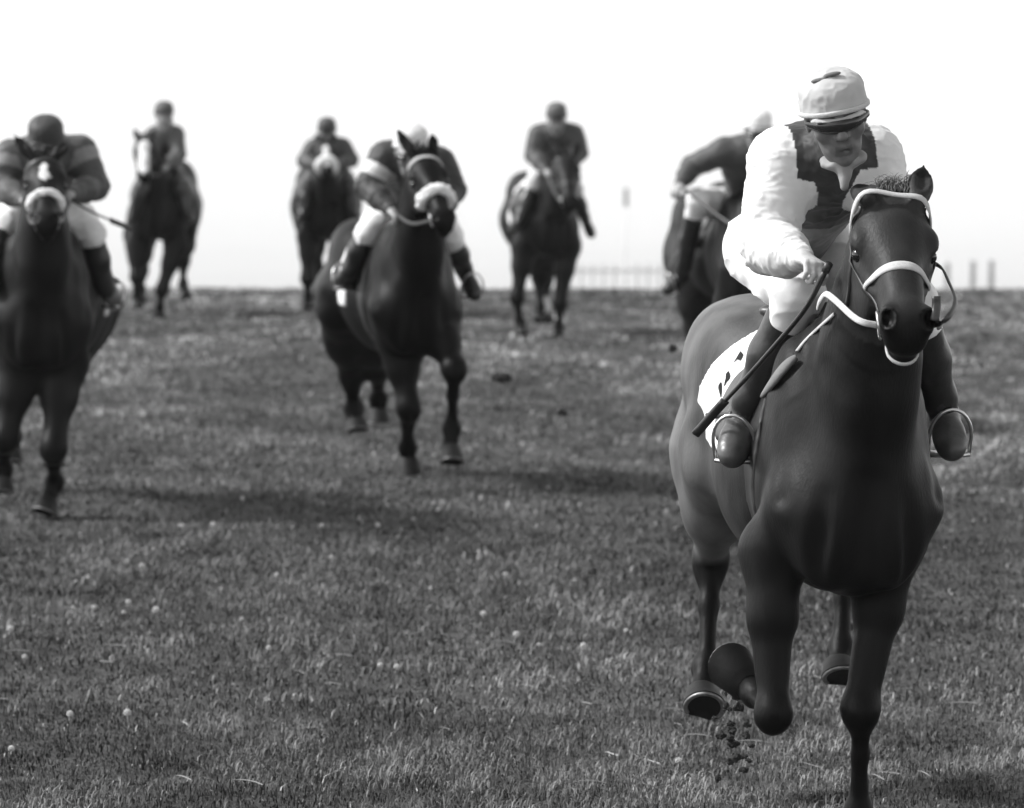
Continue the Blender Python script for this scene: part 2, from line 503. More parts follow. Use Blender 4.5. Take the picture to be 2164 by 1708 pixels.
# stray long straws and weed leaves lying in the near turf
# ------------------------------------------------------------------ clover heads, clods
def clover(px, py, r=0.013):
    a = ray(px, py); t = -(EYE - 0.03) / a[2]; p = V(a[0] * t, a[1] * t, 0)
    p[2] = float(ground_z(np.array([p[0]]), np.array([p[1]]))[0])
    return p, r
def build_clovers():
    spots = [(153, 1279), (193, 1279), (165, 1218), (184, 1213), (296, 1197), (340, 1289), (311, 1329), (262, 1287), (280, 1268), (18, 1330),
             (52, 1382), (512, 1298), (1018, 1302), (797, 1399), (565, 1472), (272, 1508), (142, 1514), (22, 1572), (830, 1405), (560, 1370),
             (905, 1238), (1212, 1226), (1138, 1355), (1225, 1372), (1315, 1330), (872, 1090), (795, 1105), (685, 1110), (510, 1058), (455, 1112),
             (375, 1100), (330, 1160), (925, 960), (1160, 1025), (1440, 1062), (1062, 1205), (590, 1218), (700, 1180), (840, 1232), (1430, 1600), (1085, 1345)]
    parts = []
    MBm = MB()
    for k in range(26):      # a head is a ball of small florets
        ga = k * 2.39996; zz = 1 - 1.7 * k / 25; rr = math.sqrt(max(0, 1 - zz * zz))
        d = V(rr * math.cos(ga), rr * math.sin(ga), zz)
        MBm.tube([d * .003, d * .009, d * .0135], [.0022, .0034, .0012], 5)
    MBm.tube([V(0, 0, -.045), V(.002, .001, -.02), V(0, 0, -.003)], .0013, 5)
    first = None
    for i, (px, py) in enumerate(spots):
        p, _ = clover(px, py)
        s = random.uniform(.6, 1.15)
        if first is None:
            first = MBm.build("clover_flower", M_PETAL); o = first
            z0 = -0.045
        else:
            o = first.copy(); COL.objects.link(o)
        o.location = (p[0], p[1], p[2] - .012); o.scale = (s, s, s)
        o.rotation_euler = (random.uniform(-.4, .4), random.uniform(-.4, .4), random.uniform(0, 6))
        tag(o, "small white clover head standing in the short turf", "flower", "white clover heads in the turf")
build_clovers()

def clod(px, py, Y, r, label, seed, stretch=(1, 1, 1), group=None):
    c = P(px, py, Y); s = Solid(); g = np.random.default_rng(seed)
    s.ell(c, V(r, r * .7, r * .6) * V(*stretch), k=r * .3)
    for _ in range(7):
        d = unit(g.normal(size=3)) * r * V(*stretch) * .75
        s.ball(c + d, r * g.uniform(.25, .5), k=r * .25)
    v, f = s.mesh(r / 9, 1)
    N = vnormals(v, f); v = v + N * (vnoise(v / r * 4, seed) * r * .13)[:, None]
    o = obj("turf_clod", v, f, M_DIRT, None, 0.03)
    # grass roots and blades hanging off it
    tag(o, label, "clod", group)
    return o

# ------------------------------------------------------------------ distant fences
def post_mesh(px, ytop, Y, w, tone, name, label, cat, group, parent=None, bottom=None):
    top = P(px, ytop, Y); x, y = top[0], top[1]
    zg = float(ground_z(np.array([x]), np.array([y]))[0]) - .25 if bottom is None else bottom
    m = MB(); zz = np.linspace(zg, top[2], 5)
    m.box(V(x, y, (zg + top[2]) / 2), w / 2, w / 2, (top[2] - zg) / 2)
    m.tube([V(x, y, top[2]), V(x, y, top[2] + .04)], [w * .68, w * .1], 8)
    return m.build(name, M_WOOD, parent, tone, False)
for px, yt, lab in ((2002, 556, "grey fence post just right of the leading horse's bridle, leftmost of three"), (2056, 552, "grey fence post beyond the brow, middle of the three at the right"),
                    (2095, 551, "grey fence post beyond the brow, rightmost of the three at the right")):
    o = post_mesh(px, yt, 98, .11, .55, "fence_post", lab, "post", None)
    tag(o, lab, "post", "grey posts beyond the brow at the right")
def paling_fence():
    Y = 128.0
    x0, x1 = P(1205, 580, Y)[0], P(1440, 580, Y)[0]
    zt = P(1300, 557, Y)[2]
    zg = float(ground_z(np.array([x0]), np.array([Y]))[0])
    r = empty("paling_fence", (x0, Y, zg), "pale paling fence standing in mist beyond the brow behind the horses", "fence")
    k = 0
    while x0 + k * .291 < x1:
        x = x0 + k * .291; m = MB()
        h = zt + random.uniform(-.03, .03)
        m.box(V(x, Y, (zg - .2 + h) / 2), .03, .015, (h - zg + .2) / 2)
        m.tube([V(x, Y, h), V(x, Y, h + .07)], [.028, .006], 6)
        m.build("paling", M_WOOD, r, .82, False); k += 1
    for zz in (zt - .2, zt - .9):
        m = MB(); m.box(V((x0 + x1) / 2, Y + .05, zz), (x1 - x0) / 2, .025, .045); m.build("rail", M_WOOD, r, .82, False)
paling_fence()
def marker_post():
    Y = 112.0; a = P(1323, 437, Y); b = P(1323, 398, Y)
    zg = float(ground_z(np.array([a[0]]), np.array([Y]))[0])
    r = empty("marker_post", (a[0], Y, zg), "thin pale pole with dark upright board beyond the brow", "marker post")
    m = MB(); m.tube([V(a[0], Y + .04, zg - .2), V(a[0], Y + .04, b[2])], .02, 8); m.build("pole", M_WOOD, r, .75)
    m = MB(); m.box(V(a[0], Y, (a[2] + b[2]) / 2), .05, .015, (b[2] - a[2]) / 2); m.build("board", M_WOOD, r, .45, False)
marker_post()

# ------------------------------------------------------------------ the misty air
def haze():
    m = bpy.data.materials.new("misty_air"); m.use_nodes = True
    N, L = m.node_tree.nodes, m.node_tree.links
    N.clear()
    o = N.new("ShaderNodeOutputMaterial"); pv = N.new("ShaderNodeVolumePrincipled")
    pv.inputs["Color"].default_value = (1, 1, 1, 1); pv.inputs["Density"].default_value = HAZE
    pv.inputs["Anisotropy"].default_value = 0.0
    L.new(pv.outputs[0], o.inputs["Volume"])
    mb = MB(); mb.box((0, 10490, -176), 9300, 10600, 184)
    h = mb.build("haze", m, None, None, False)
    tag(h, "pale mist hanging over the low ground beyond the brow", None, kind="stuff")
HAZE = 0.0002
haze()

# ------------------------------------------------------------------ horses
class Rig: pass

def horse(name, label, O, Y0, yaw, sc, dz, head, legs, tone=0.03, roll=0.0, res=.012, blaze=(), socks=(), ears=None, hs=1.0,
          leg_tone=None, neck_w=1.0, barrel=1.0, mane_tone=None, leg_w=1.14, hoof_w=1.15, croup=0.0, rump=.8, face_gain=1.25, group="racehorses galloping in the field", tail=True):
    """O = (px of the shoulders' middle); Y0 = their distance; head = poll and muzzle; legs = joints"""
    R = Rig(); R.Y0 = Y0
    xo = P(O, 800, Y0)[0]
    base = V(xo, Y0, 0)
    Fv = V(math.sin(yaw), -math.cos(yaw), 0); Lv = V(math.cos(yaw), math.sin(yaw), 0); Zv = V(0, 0, 1)
    def T(f, l, u): return base + Fv * (f * sc) + Lv * (l * sc) + Zv * (u * sc + dz)
    AX = np.array([Fv, Lv, Zv])
    def tilt(a):   # frame pitched by a (nose up)
        return np.array([Fv * math.cos(a) + Zv * math.sin(a), Lv, -Fv * math.sin(a) + Zv * math.cos(a)])
    q = lambda px, py, d: P(px, py, Y0 + d)
    S = Solid(); k = .06 * sc
    E = lambda c, r, ax=AX, kk=k, cut=False: S.ell(T(*c), V(*r) * sc, ax, kk, cut)
    bw = barrel
    E((-.25, 0, 1.19), (.50, .235 * bw, .37)); E((-.58, 0, 1.15), (.50, .30 * bw, .335)); E((-.92, 0, 1.17), (.34, .255 * bw, .27))
    S.cone(T(-.12, 0, 1.47), T(-.5, 0, 1.40), .09 * sc, .14 * sc, k); S.cone(T(-.5, 0, 1.33), T(-1.1, 0, 1.36 + croup), .18 * sc, .20 * sc, k)
    for s in (-1, 1):
        E((-1.10, s * .115, 1.33 + croup), (.36, .175, .225), tilt(-.12)); E((-1.33, s * .13, 1.13), (.16, .15, .26))
        E((.0, s * .135, 1.22), (.15, .09, .33), tilt(.35), .06 * sc); S.ball(T(.13, s * .155, 1.09), .085 * sc, .07 * sc)
        E((.17, s * .085, 1.03), (.11, .095, .17), AX, .05 * sc)
        E((-.12, s * .155, 1.10), (.16, .075, .15), tilt(.8), .05 * sc)       # triceps
    E((.07, 0, 1.08), (.19, .18, .25))
    # ---- head frame
    poll, muz = q(*head[0]), q(*head[1])
    ln = np.linalg.norm(muz - poll)
    a = unit(muz - poll)
    b = Lv - a * (Lv @ a); b = unit(b)
    n = unit(np.cross(b, a));
    if n @ V(0, -1, .3) < 0: n = -n
    if roll:
        b, n = b * math.cos(roll) + n * math.sin(roll), n * math.cos(roll) - b * math.sin(roll)
    h = hs * sc
    def H(t, bb, nn): return poll + a * (t * ln / .60) + b * (bb * h) + n * (nn * h)
    HA = np.array([a, b, n]); R.H, R.HA, R.a, R.b, R.n = H, HA, a, b, n
    # ---- neck
    nb = neck_w
    throat = H(.14, 0, -.22)
    S.chain([T(-.22, 0, 1.42), T(.1, 0, 1.44) * .5 + H(.0, 0, -.12) * .5, H(-.01, 0, -.085)], [.13 * sc, .088 * sc * nb, .068 * sc], .06 * sc)
    S.chain([T(-.05, 0, 1.22), T(.1, 0, 1.24) * .5 + H(.05, 0, -.16) * .5, H(.04, 0, -.15)], [.19 * sc, .125 * sc * nb, .075 * sc], .07 * sc)
    S.chain([T(.1, 0, 1.08), T(.14, 0, 1.08) * .5 + throat * .5, throat], [.17 * sc, .105 * sc * nb, .066 * sc], .07 * sc)
    R.nneck = len(S.ops)
    S.cone(T(.31, 0, 1.16), T(.26, 0, .84), .016 * sc, .018 * sc, .06 * sc, True)
    for s in (-1, 1):
        S.cone(T(.29, s * .125, 1.12), T(.22, s * .135, .88), .012 * sc, .016 * sc, .05 * sc, True)
        S.cone(T(.06, s * .245, 1.34), T(.17, s * .225, 1.12), .010 * sc, .012 * sc, .05 * sc, True)
    # ---- head
    hk = .03 * h
    e = lambda c, r, kk=hk, cut=False, ax=HA: S.ell(H(*c), V(*r) * h, ax, kk, cut)
    cn = lambda c, d, r0, r1, kk=hk, cut=False: S.cone(H(*c), H(*d), r0 * h, r1 * h, kk, cut)
    e((.09, 0, -.085), (.14, .092, .080)); e((.155, 0, -.07), (.11, .096, .056))
    cn((.15, 0, -.072), (.48, 0, -.056), .070, .049)
    cn((.2, 0, -.13), (.50, 0, -.085), .062, .042)
    cn((.26, 0, -.185), (.54, 0, -.115), .034, .026)
    e((.535, 0, -.064), (.062, .060, .058)); e((.578, 0, -.082), (.032, .048, .042), .02 * h)
    e((.555, 0, -.132), (.040, .036, .026), .012 * h)
    for s in (-1, 1):
        e((.19, s * .058, -.17), (.125, .030, .105))
        e((.168, s * .090, -.060), (.040, .021, .026), .02 * h)                       # orbital rim
        cn((.20, s * .088, -.10), (.36, s * .060, -.090), .014, .008, .02 * h)        # facial crest
        e((.205, s * .100, -.078), (.024, .012, .014), .012 * h, True)                # eye socket
        e((.543, s * .047, -.034), (.040, .022, .032), .014 * h)                      # nostril wing
        e((.562, s * .051, -.016), (.026, .015, .022), .008 * h, True)
        cn((.47, s * .045, -.13), (.565, s * .030, -.112), .006, .006, .008 * h, True)  # lips
    # ---- ears
    R.ears = []
    for i, s in enumerate((-1, 1)):
        eb = H(.025, s * .062, -.015)
        if ears and ears[i] is not None: et = q(*ears[i])
        else: et = eb - a * .125 * h + b * (s * .045 * h) + n * (.03 * h)
        d = unit(et - eb); L = np.linalg.norm(et - eb)
        fr = frame(d, n); fr = np.array([d, fr[1], np.cross(fr[1], d)])
        S.ell(eb + d * L * .36, V(L * .46, .034 * h, .022 * h), fr, .012 * h)
        S.cone(eb + d * L * .55, eb + d * L * .985, .019 * h, .0035 * h, .012 * h)
        S.cone(eb - d * .02, eb + d * L * .3, .022 * h, .024 * h, .02 * h)
        face = unit(n * .9 - d * (n @ d) * .9 + b * s * .25)
        S.ell(eb + d * L * .42 + face * .020 * h, V(L * .34, .017 * h, .016 * h), np.array([d, unit(np.cross(face, d)), face]), .006 * h, True)
    # ---- legs
    lc = sc * leg_w
    R.legs = {}; segs = []
    shoulder = {-1: T(.08, -.125, 1.12), 1: T(.08, .125, 1.12)}
    hip = {-1: T(-1.10, -.16, 1.20), 1: T(-1.10, .16, 1.20)}
    hooves = []
    for key, s in (("RF", -1), ("LF", 1)):
        el, kn, fe, ho = [q(*j) for j in legs[key][:4]]
        S.cone(shoulder[s], el, .085 * lc, .082 * lc, .06 * lc)
        mid = el * .6 + kn * .4
        S.chain([el, mid, kn], [.083 * lc, .060 * lc, .043 * lc], .05 * lc)
        d1 = unit(kn - el); fw = unit(Fv - d1 * (Fv @ d1))
        S.cone(el + fw * .03, mid + fw * .012, .06 * lc, .044 * lc, .05 * lc)
        S.ell(kn, V(.066, .054, .050) * lc, frame(d1, fw), .03 * lc)
        S.ball(kn + fw * .012, .042 * lc, .02 * lc)
        d2 = unit(fe - kn); bk = -unit(fw - d2 * (fw @ d2)) if abs(fw @ d2) < .95 else -fw
        S.chain([kn, kn * .55 + fe * .45, fe], [.036 * lc, .0235 * lc, .028 * lc], .03 * lc)
        S.chain([kn + bk * .025 * lc, fe + bk * .022 * lc], [.018 * lc, .015 * lc], .02 * lc)
        S.ell(fe + bk * .006, V(.040, .035, .035) * lc * hoof_w, frame(d2, bk), .02 * lc); S.ball(fe + bk * .026 * lc, .022 * lc, .02 * lc)
        co = fe + (ho - fe) * .55
        S.chain([fe, co], [.029 * lc, .036 * lc], .02 * lc)
        segs.append((kn, fe, co)); hooves.append((co, ho, legs[key][4] if len(legs[key]) > 4 else None, fe, .92)); R.legs[key] = (el, kn, fe, ho)
    for key, s in (("RH", -1), ("LH", 1)):
        st, hk_, fe, ho = [q(*j) for j in legs[key][:4]]
        d0 = unit(st - hip[s])
        S.ell((hip[s] * .55 + st * .45), V(np.linalg.norm(st - hip[s]) * .62, .135 * lc, .22 * lc), frame(d0, Lv)[[0, 2, 1]] , .09 * lc)
        S.cone(T(-1.3, s * .14, 1.12), st * .45 + hk_ * .55, .14 * lc, .075 * lc, .08 * lc)
        S.chain([st, st * .55 + hk_ * .45, hk_], [.112 * lc, .082 * lc, .050 * lc], .06 * lc)
        d1 = unit(hk_ - st); d2 = unit(fe - hk_)
        bk = unit(-Fv + d2 * (Fv @ d2)) if abs(Fv @ d2) < .97 else Zv
        S.cone(hk_ - d2 * .06 * lc + bk * .05 * lc, hk_ + bk * .03 * lc + d2 * .06 * lc, .028 * lc, .028 * lc, .03 * lc)
        S.cone(st * .45 + hk_ * .55 + bk * .03 * lc, hk_ - d2 * .05 * lc + bk * .05 * lc, .04 * lc, .024 * lc, .04 * lc)
        S.ell(hk_ + d2 * .015 * lc, V(.075, .052, .050) * lc, frame(d2, bk), .035 * lc)
        S.chain([hk_, hk_ * .55 + fe * .45, fe], [.042 * lc, .0265 * lc, .030 * lc], .03 * lc)
        S.chain([hk_ + bk * .03 * lc, fe + bk * .024 * lc], [.020 * lc, .016 * lc], .02 * lc)
        S.ell(fe + bk * .006, V(.042, .039, .038) * lc * hoof_w, frame(d2, bk), .02 * lc); S.ball(fe + bk * .028 * lc, .023 * lc, .02 * lc)
        co = fe + (ho - fe) * .55
        S.chain([fe, co], [.031 * lc, .037 * lc], .02 * lc)
        segs.append((hk_, fe, co)); hooves.append((co, ho, legs[key][4] if len(legs[key]) > 4 else None, fe, .88)); R.legs[key] = (st, hk_, fe, ho)
    R.S, R.T, R.Fv, R.Lv, R.sc, R.dz, R.h, R.AX, R.hip = S, T, Fv, Lv, sc, dz, h, AX, hip
    v, f = S.mesh(res * sc, 2)
    N_ = vnormals(v, f); off_ = np.linalg.norm(v - (poll * .5 + muz * .5), axis=1) > .36 * h
    v = v + N_ * ((vnoise(v * 6.5, 61) * .0045 + vnoise(v * 15, 62) * .0022) * sc * off_)[:, None]
    # ---- coat tones (real markings and dark points, plus painted gloss and nostril shade)
    tn = np.full(len(v), tone)
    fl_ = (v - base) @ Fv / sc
    tn = tn * (1 + rump * np.clip((-.35 - fl_) / .7, 0, 1)) * (1 + .25 * vnoise(v * 3.1, 8) + .15 * vnoise(v * 9, 7))  # rump paled to paint in the croup's gloss highlight
    rel = v - poll; tt = rel @ a * .60 / ln; bb = rel @ b / h; nn = rel @ n / h
    onhead = (tt > -.06) & (tt < .66) & (np.abs(bb) < .13) & (nn > -.30) & (nn < .1)
    tn = np.where(onhead, np.maximum(tone * face_gain * np.clip((.60 - tt) / .10, .2, 1), tone * .6), tn)  # face paled to paint in its sky-lit sheen
    for s in (-1, 1):
        dn = np.linalg.norm((v - H(.558, s * .051, -.020)) / h, axis=1)
        tn = np.where(dn < .027, tone * .2, tn)  # nostril hollows darkened, painting in the shade inside
    lt = leg_tone if leg_tone is not None else tone * .5
    for i, (j0, j1, j2) in enumerate(segs):
        for p0, p1, reach in ((j0, j1, .085), (j1, j2, .085)):
            ba = p1 - p0; t = np.clip(((v - p0) @ ba) / (ba @ ba), -.30, 1)
            d = np.linalg.norm(v - p0 - t[:, None] * ba, axis=1)
            wt = np.clip((reach * sc - d) / (.03 * sc), 0, 1) * np.clip((((v - p0) @ ba) / (ba @ ba) + .30 + .06 * vnoise(v * 18, 12)) / .22, 0, 1)
            tn = tn * (1 - wt) + lt * wt
        if i in socks:
            ba = j2 - j1; t = ((v - j1) @ ba) / (ba @ ba); tc = np.clip(t, -.8, 1.1)
            d = np.linalg.norm(v - j1 - tc[:, None] * ba, axis=1)
            tn = np.where((d < .075 * sc) & (t > -.8 + .15 * vnoise(v * 25, 2)), .55, tn)
    for (t0, t1, w0, w1) in blaze:
        fr = np.clip((tt - t0) / (t1 - t0), 0, 1); w = w0 + (w1 - w0) * fr
        w = w * np.minimum(1, np.minimum(fr, 1 - fr) * 6 + .15) + .006 * vnoise(v * 40, 9)
        tn = np.where(onhead & (tt > t0) & (tt < t1) & (np.abs(bb) < w) & (nn > -.075), .62, tn)
    root = empty(name, base + V(0, 0, 0), label, "horse", group)
    R.root = root
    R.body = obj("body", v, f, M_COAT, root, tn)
    # ---- eyes
    for s in (-1, 1):
        m = MB(); c = H(.205, s * .086, -.078); r0 = .019 * h
        rings = [c + r0 * (math.cos(la) * (math.cos(lo_) * a + math.sin(lo_) * n) + math.sin(la) * b) for la in np.linspace(-1.5, 1.5, 9) for lo_ in np.linspace(0, 2 * math.pi, 12, endpoint=False)]
        m.add(rings, [(i * 12 + j, i * 12 + (j + 1) % 12, (i + 1) * 12 + (j + 1) % 12, (i + 1) * 12 + j) for i in range(8) for j in range(12)])
        m.build("eye", M_EYE, root)
    # ---- hooves
    for co, ho, nrm, fe, hsz in hooves:
        ax = unit(ho - co) if nrm is None else -unit(V(*nrm))
        fwd = Fv - ax * (Fv @ ax)
        if np.linalg.norm(fwd) < .25: fwd = Zv - ax * (Zv @ ax)
        fwd = unit(fwd); sd = np.cross(ax, fwd)
        hgt = max(np.linalg.norm(ho - co), .07 * sc)
        m = MB(); ring = []; seg = 24
        for (u, rf, rs, shift) in ((-.25, .034, .034, 0), (-.05, .044, .041, .004), (.0, .047, .044, .006), (.5, .056, .050, .020), (.96, .066, .057, .034), (1.0, .063, .054, .034), (.97, .050, .043, .034), (.9, .02, .015, .03)):
            for an in np.linspace(0, 2 * math.pi, seg, endpoint=False):
                x = math.cos(an); y = math.sin(an)
                rr = rf * (1 if x > 0 else .8)
                pinch = 1 - .25 * max(0, -x) ** 6
                ring.append(co + ax * (u * hgt) + fwd * ((x * rr * pinch + shift) * sc * hsz * 1.08 * hoof_w) + sd * (y * rs * sc * hsz * 1.08 * hoof_w))
        nr = 8
        fc = [(i * seg + j, i * seg + (j + 1) % seg, (i + 1) * seg + (j + 1) % seg, (i + 1) * seg + j) for i in range(nr - 1) for j in range(seg)]
        fc.append(tuple((nr - 1) * seg + j for j in range(seg)))
        m.add(ring, fc); hf = m.build("hoof", M_HOOF, root)
        try: hf.data.set_sharp_from_angle(angle=radians(38))
        except Exception: pass
        m = MB(); q_ = []
        for an in np.linspace(-2.35, 2.35, 23):
            x, y = math.cos(an), math.sin(an); rr = .058 * (1 if x > 0 else .8)
            q_.append(co + ax * (hgt * 1.02) + fwd * ((x * rr + .034) * sc * hsz * 1.08 * hoof_w) + sd * (y * .049 * sc * hsz * 1.08 * hoof_w))
        m.ribbon(q_, [ax] * len(q_), .014 * sc, .005 * sc); m.build("horseshoe", M_SHOE, hf)
    # ---- mane along the crest and forelock; tail
    m = MB(); g = np.random.default_rng(int(Y0 * 10))
    c0, c1, c2 = H(.02, 0, -.01), T(.1, 0, 1.44) * .5 + H(.0, 0, -.12) * .5, T(-.22, 0, 1.47)
    cv = unit(np.cross(Lv, unit(c2 - c0))); cv = cv if cv[2] > 0 else -cv
    def cres(t):
        p = (1 - t) ** 2 * c0 + 2 * t * (1 - t) * (c1 + cv * .06) + t * t * c2
        g_ = R.S.trace(p + cv * .45, -cv, 1.0)
        return g_ if g_ is not None else p
    crest = [cres(t) for t in np.linspace(0.02, .95, 12)]
    hero = res < .01
    nst = 900 if hero else (110 if res < .015 else 50)
    for _ in range(nst):
        t = g.uniform(0, 10.99); i = int(t); p = crest[i] * (1 - t + i) + crest[i + 1] * (t - i) - cv * .010
        L = g.uniform(.04, .12) * sc; w = g.uniform(.0010, .0022) * sc * (1 if hero else 2.2)
        d0 = unit(cv * .45 + Lv * g.normal(.35, .45) - Fv * g.uniform(.3, 1.0)); d1 = unit(d0 * .4 + Lv * g.normal(.5, .5) - Fv * .9 - Zv * g.uniform(.0, .8))
        m.tube(spline([p, p + d0 * L * .45, p + d0 * L * .5 + d1 * L * .5], 5), [w, w, w * .8, w * .5, w * .1], 4)
    for _ in range(nst // 8):
        p = H(g.uniform(-.03, .02), g.uniform(-.04, .04), -.005); L = g.uniform(.03, .07) * sc
        d0 = unit(n * .3 - a * .7 + b * g.normal(.2, .5) + Zv * .3); d1 = unit(-a * .2 + b * g.normal(.4, .6) + Zv * .1 - Fv * .8)
        w = (.0016 if hero else .005) * sc
        m.tube(spline([p, p + d0 * L * .4, p + d0 * L * .45 + d1 * L * .55], 5), [w, w, w * .8, w * .5, w * .1], 4)
    m.build("mane", M_HAIR, root, mane_tone or tone * 1.2)
    if tail:
        m = MB(); tb = T(-1.42, 0, 1.36)
        for _ in range(26):
            o1 = g.normal(0, .03, 3); sw = g.normal(0, .03, 3) + Lv * .1
            m.tube(spline([tb + o1 * .3, tb - Fv * .16 + Zv * .02 + o1, tb - Fv * .40 - Zv * .12 + o1 + sw * .5, tb - Fv * .62 - Zv * .34 + sw], 8), list(np.linspace(.016, .003, 8)), 5)
        m.build("tail", M_HAIR, root, tone * .8)
    return R

# ---- tack
def head_band(R, name, t, tau, w, th, mat, a0=-180, a1=180, n=40, nn0=-.10, lift=.001, fleece=0.0, steps=0, parent=None):
    c = R.H(t, 0, nn0); pts = []; nr = []
    up = R.n * math.cos(tau) + R.a * math.sin(tau)
    for an in np.linspace(radians(a0), radians(a1), n):
        d = unit(R.b * math.sin(an) + up * math.cos(an))
        p = R.S.trace(c + d * .30 * R.h, -d, .5)
        if p is None: p = c
        pts.append(p); nr.append(d)
    pts = np.array(pts); nr = np.array(nr)
    rr_ = np.linalg.norm(pts - c, axis=1); closed = abs(a1 - a0) >= 359
    for _ in range(14):
        sm = rr_.copy(); sm[1:-1] = (rr_[:-2] + rr_[2:]) / 2
        if closed: sm[0] = sm[-1] = (rr_[1] + rr_[-2]) / 2
        rr_ = np.maximum(rr_, sm)
    pts = c + nr * rr_[:, None]
    for _ in range(2):
        q = pts.copy(); q[1:-1] = pts[1:-1] * .5 + (pts[:-2] + pts[2:]) * .25; pts = q
    g = R.S.grad(pts); g = np.where(((g * nr).sum(1) > 0)[:, None], g, nr)
    pts = pts + g * lift
    if fleece:
        s = Solid(); rr = fleece
        for i in range(len(pts) - 1):
            s.cone(pts[i] + g[i] * rr * .35, pts[i + 1] + g[i + 1] * rr * .35, rr, rr, rr * .6)
        v, f = s.mesh(.0065 * max(1, R.Y0 / 26), 1)
        N = vnormals(v, f); v = v + N * ((vnoise(v * 55, 5) * .006 + vnoise(v * 120, 6) * .004))[:, None]
        return obj(name, v, f, mat, parent or R.root), pts
    m = MB(); m.ribbon(pts, g, [w * (.55 + .45 * math.cos(radians(a0 + (a1 - a0) * i / (n - 1)))) if name == "noseband" else w for i in range(n)], th * .7)
    return m.build(name, mat, parent or R.root), pts

def surf_strap(R, m, local, w, th, n=24, lift=.001):
    """strap through head-local points (t, side, n): dropped onto the head from the side"""
    pts = []
    for (t, s, nn) in spline(local, n):
        sg = 1 if s > 0 else -1
        p = R.S.trace(R.H(t, sg * .28, nn), -R.b * sg, .6)
        pts.append(p if p is not None else R.H(t, s, nn))
    pts = np.array(pts); g = R.S.grad(pts)
    m.ribbon(pts + g * lift, g, w, th)
    return pts

def tack(R, browband=True, brow_mat=None, nose=None, fleece=0.0, nose_t=.36, nose_tau=.0, brow_tau=-.25, detail=True, brow_w=.022, brow_t=.095, nose_w=.028, nose_a=(-104, 100)):
    root = R.root
    m = MB()
    wcheek = .018 * R.h
    ends = {}
    for s in (-1, 1):
        pts = surf_strap(R, m, [(.045, s * .1, -.03), (.09, s * .1, -.075), (.24, s * .1, -.115), (.38, s * .1, -.108), (.475, s * .1, -.095)], wcheek, .004)
        ends[s] = pts
        if detail: surf_strap(R, m, [(.04, s * .1, -.06), (.10, s * .1, -.13), (.17, s * .1, -.20), (.20, s * .1, -.255)], wcheek * .8, .004)
    br = m.build("bridle", M_TACK, root)
    if brow_mat is None: brow_mat = M_TACK
    head_band(R, "browband", brow_t, brow_tau, brow_w * R.h, .005, brow_mat, -108, 108, 36, nn0=-.09, parent=br)
    if nose is not None or fleece:
        head_band(R, "noseband", nose_t, nose_tau, nose_w * R.h, .005, nose or M_FLEECE, -112 if fleece else nose_a[0], 112 if fleece else nose_a[1], 44, nn0=-.085, fleece=fleece, parent=br)
    # bit: mouthpiece and rings
    b = MB()
    R.bit = {}
    for s in (-1, 1):
        c = R.H(.49, s * .058, -.098); rr = .033 * R.h
        cc = R.S.trace(R.H(.49, s * .25, -.098), -R.b * s, .6); c = c if cc is None else cc + R.b * s * .006
        ring = [c + rr * (math.cos(x) * R.a + math.sin(x) * (R.n * .95 + R.b * s * .2)) for x in np.linspace(0, 2 * math.pi, 21)]
        b.tube(ring, .0045 * R.h, 6); R.bit[s] = c
    b.tube([R.bit[-1], R.bit[1]], .008 * R.h, 6)
    b.build("bit", M_METAL, br)
    R.bridle = br

def rein(R, side, pts, w=.020, th=.004, mat=None, name="rein"):
    p = spline([R.bit[side]] + list(pts), 26) if side is not None else spline(pts, 26)
    d = np.array([unit(V(R.b[0] * (side or 1), -.55, .4))] * len(p))
    m = MB(); m.ribbon(p, d, w, th)
    return m.build(name, mat or M_TACK, R.bridle)

def trunk_wrap(R, name, f0, f1, u0, mat, off, res, tone=None, parent=None, slant=0.0, lside=None):
    """a cloth lying over the back: the trunk's surface lifted by off between two stations"""
    s = Solid(); S = R.S; T = R.T; base = T(0, 0, 0); sc = R.sc
    tr = Solid(); tr.ops = S.ops[:R.nneck]
    def fn(x, y, z):
        d = tr.ev(x, y, z) - off
        px, py, pz = x - base[0], y - base[1], z - base[2]
        f = (px * R.Fv[0] + py * R.Fv[1]) / sc; u = pz / sc
        ff = f + slant * (1.3 - u)
        bx = np.maximum(np.maximum(f0 - ff, ff - f1), u0 - u) * sc
        return np.maximum(np.maximum(d, bx), -(d + off + .012))
    c = [T(f, l, u) for f in (f0 - .2, f1 + .2) for l in (-.42, .42) for u in (u0, 1.72)]
    s.custom(fn, np.min(c, 0), np.max(c, 0))
    v, f = s.mesh(res, 2)
    return obj(name, v, f, mat, parent or R.root, tone), s

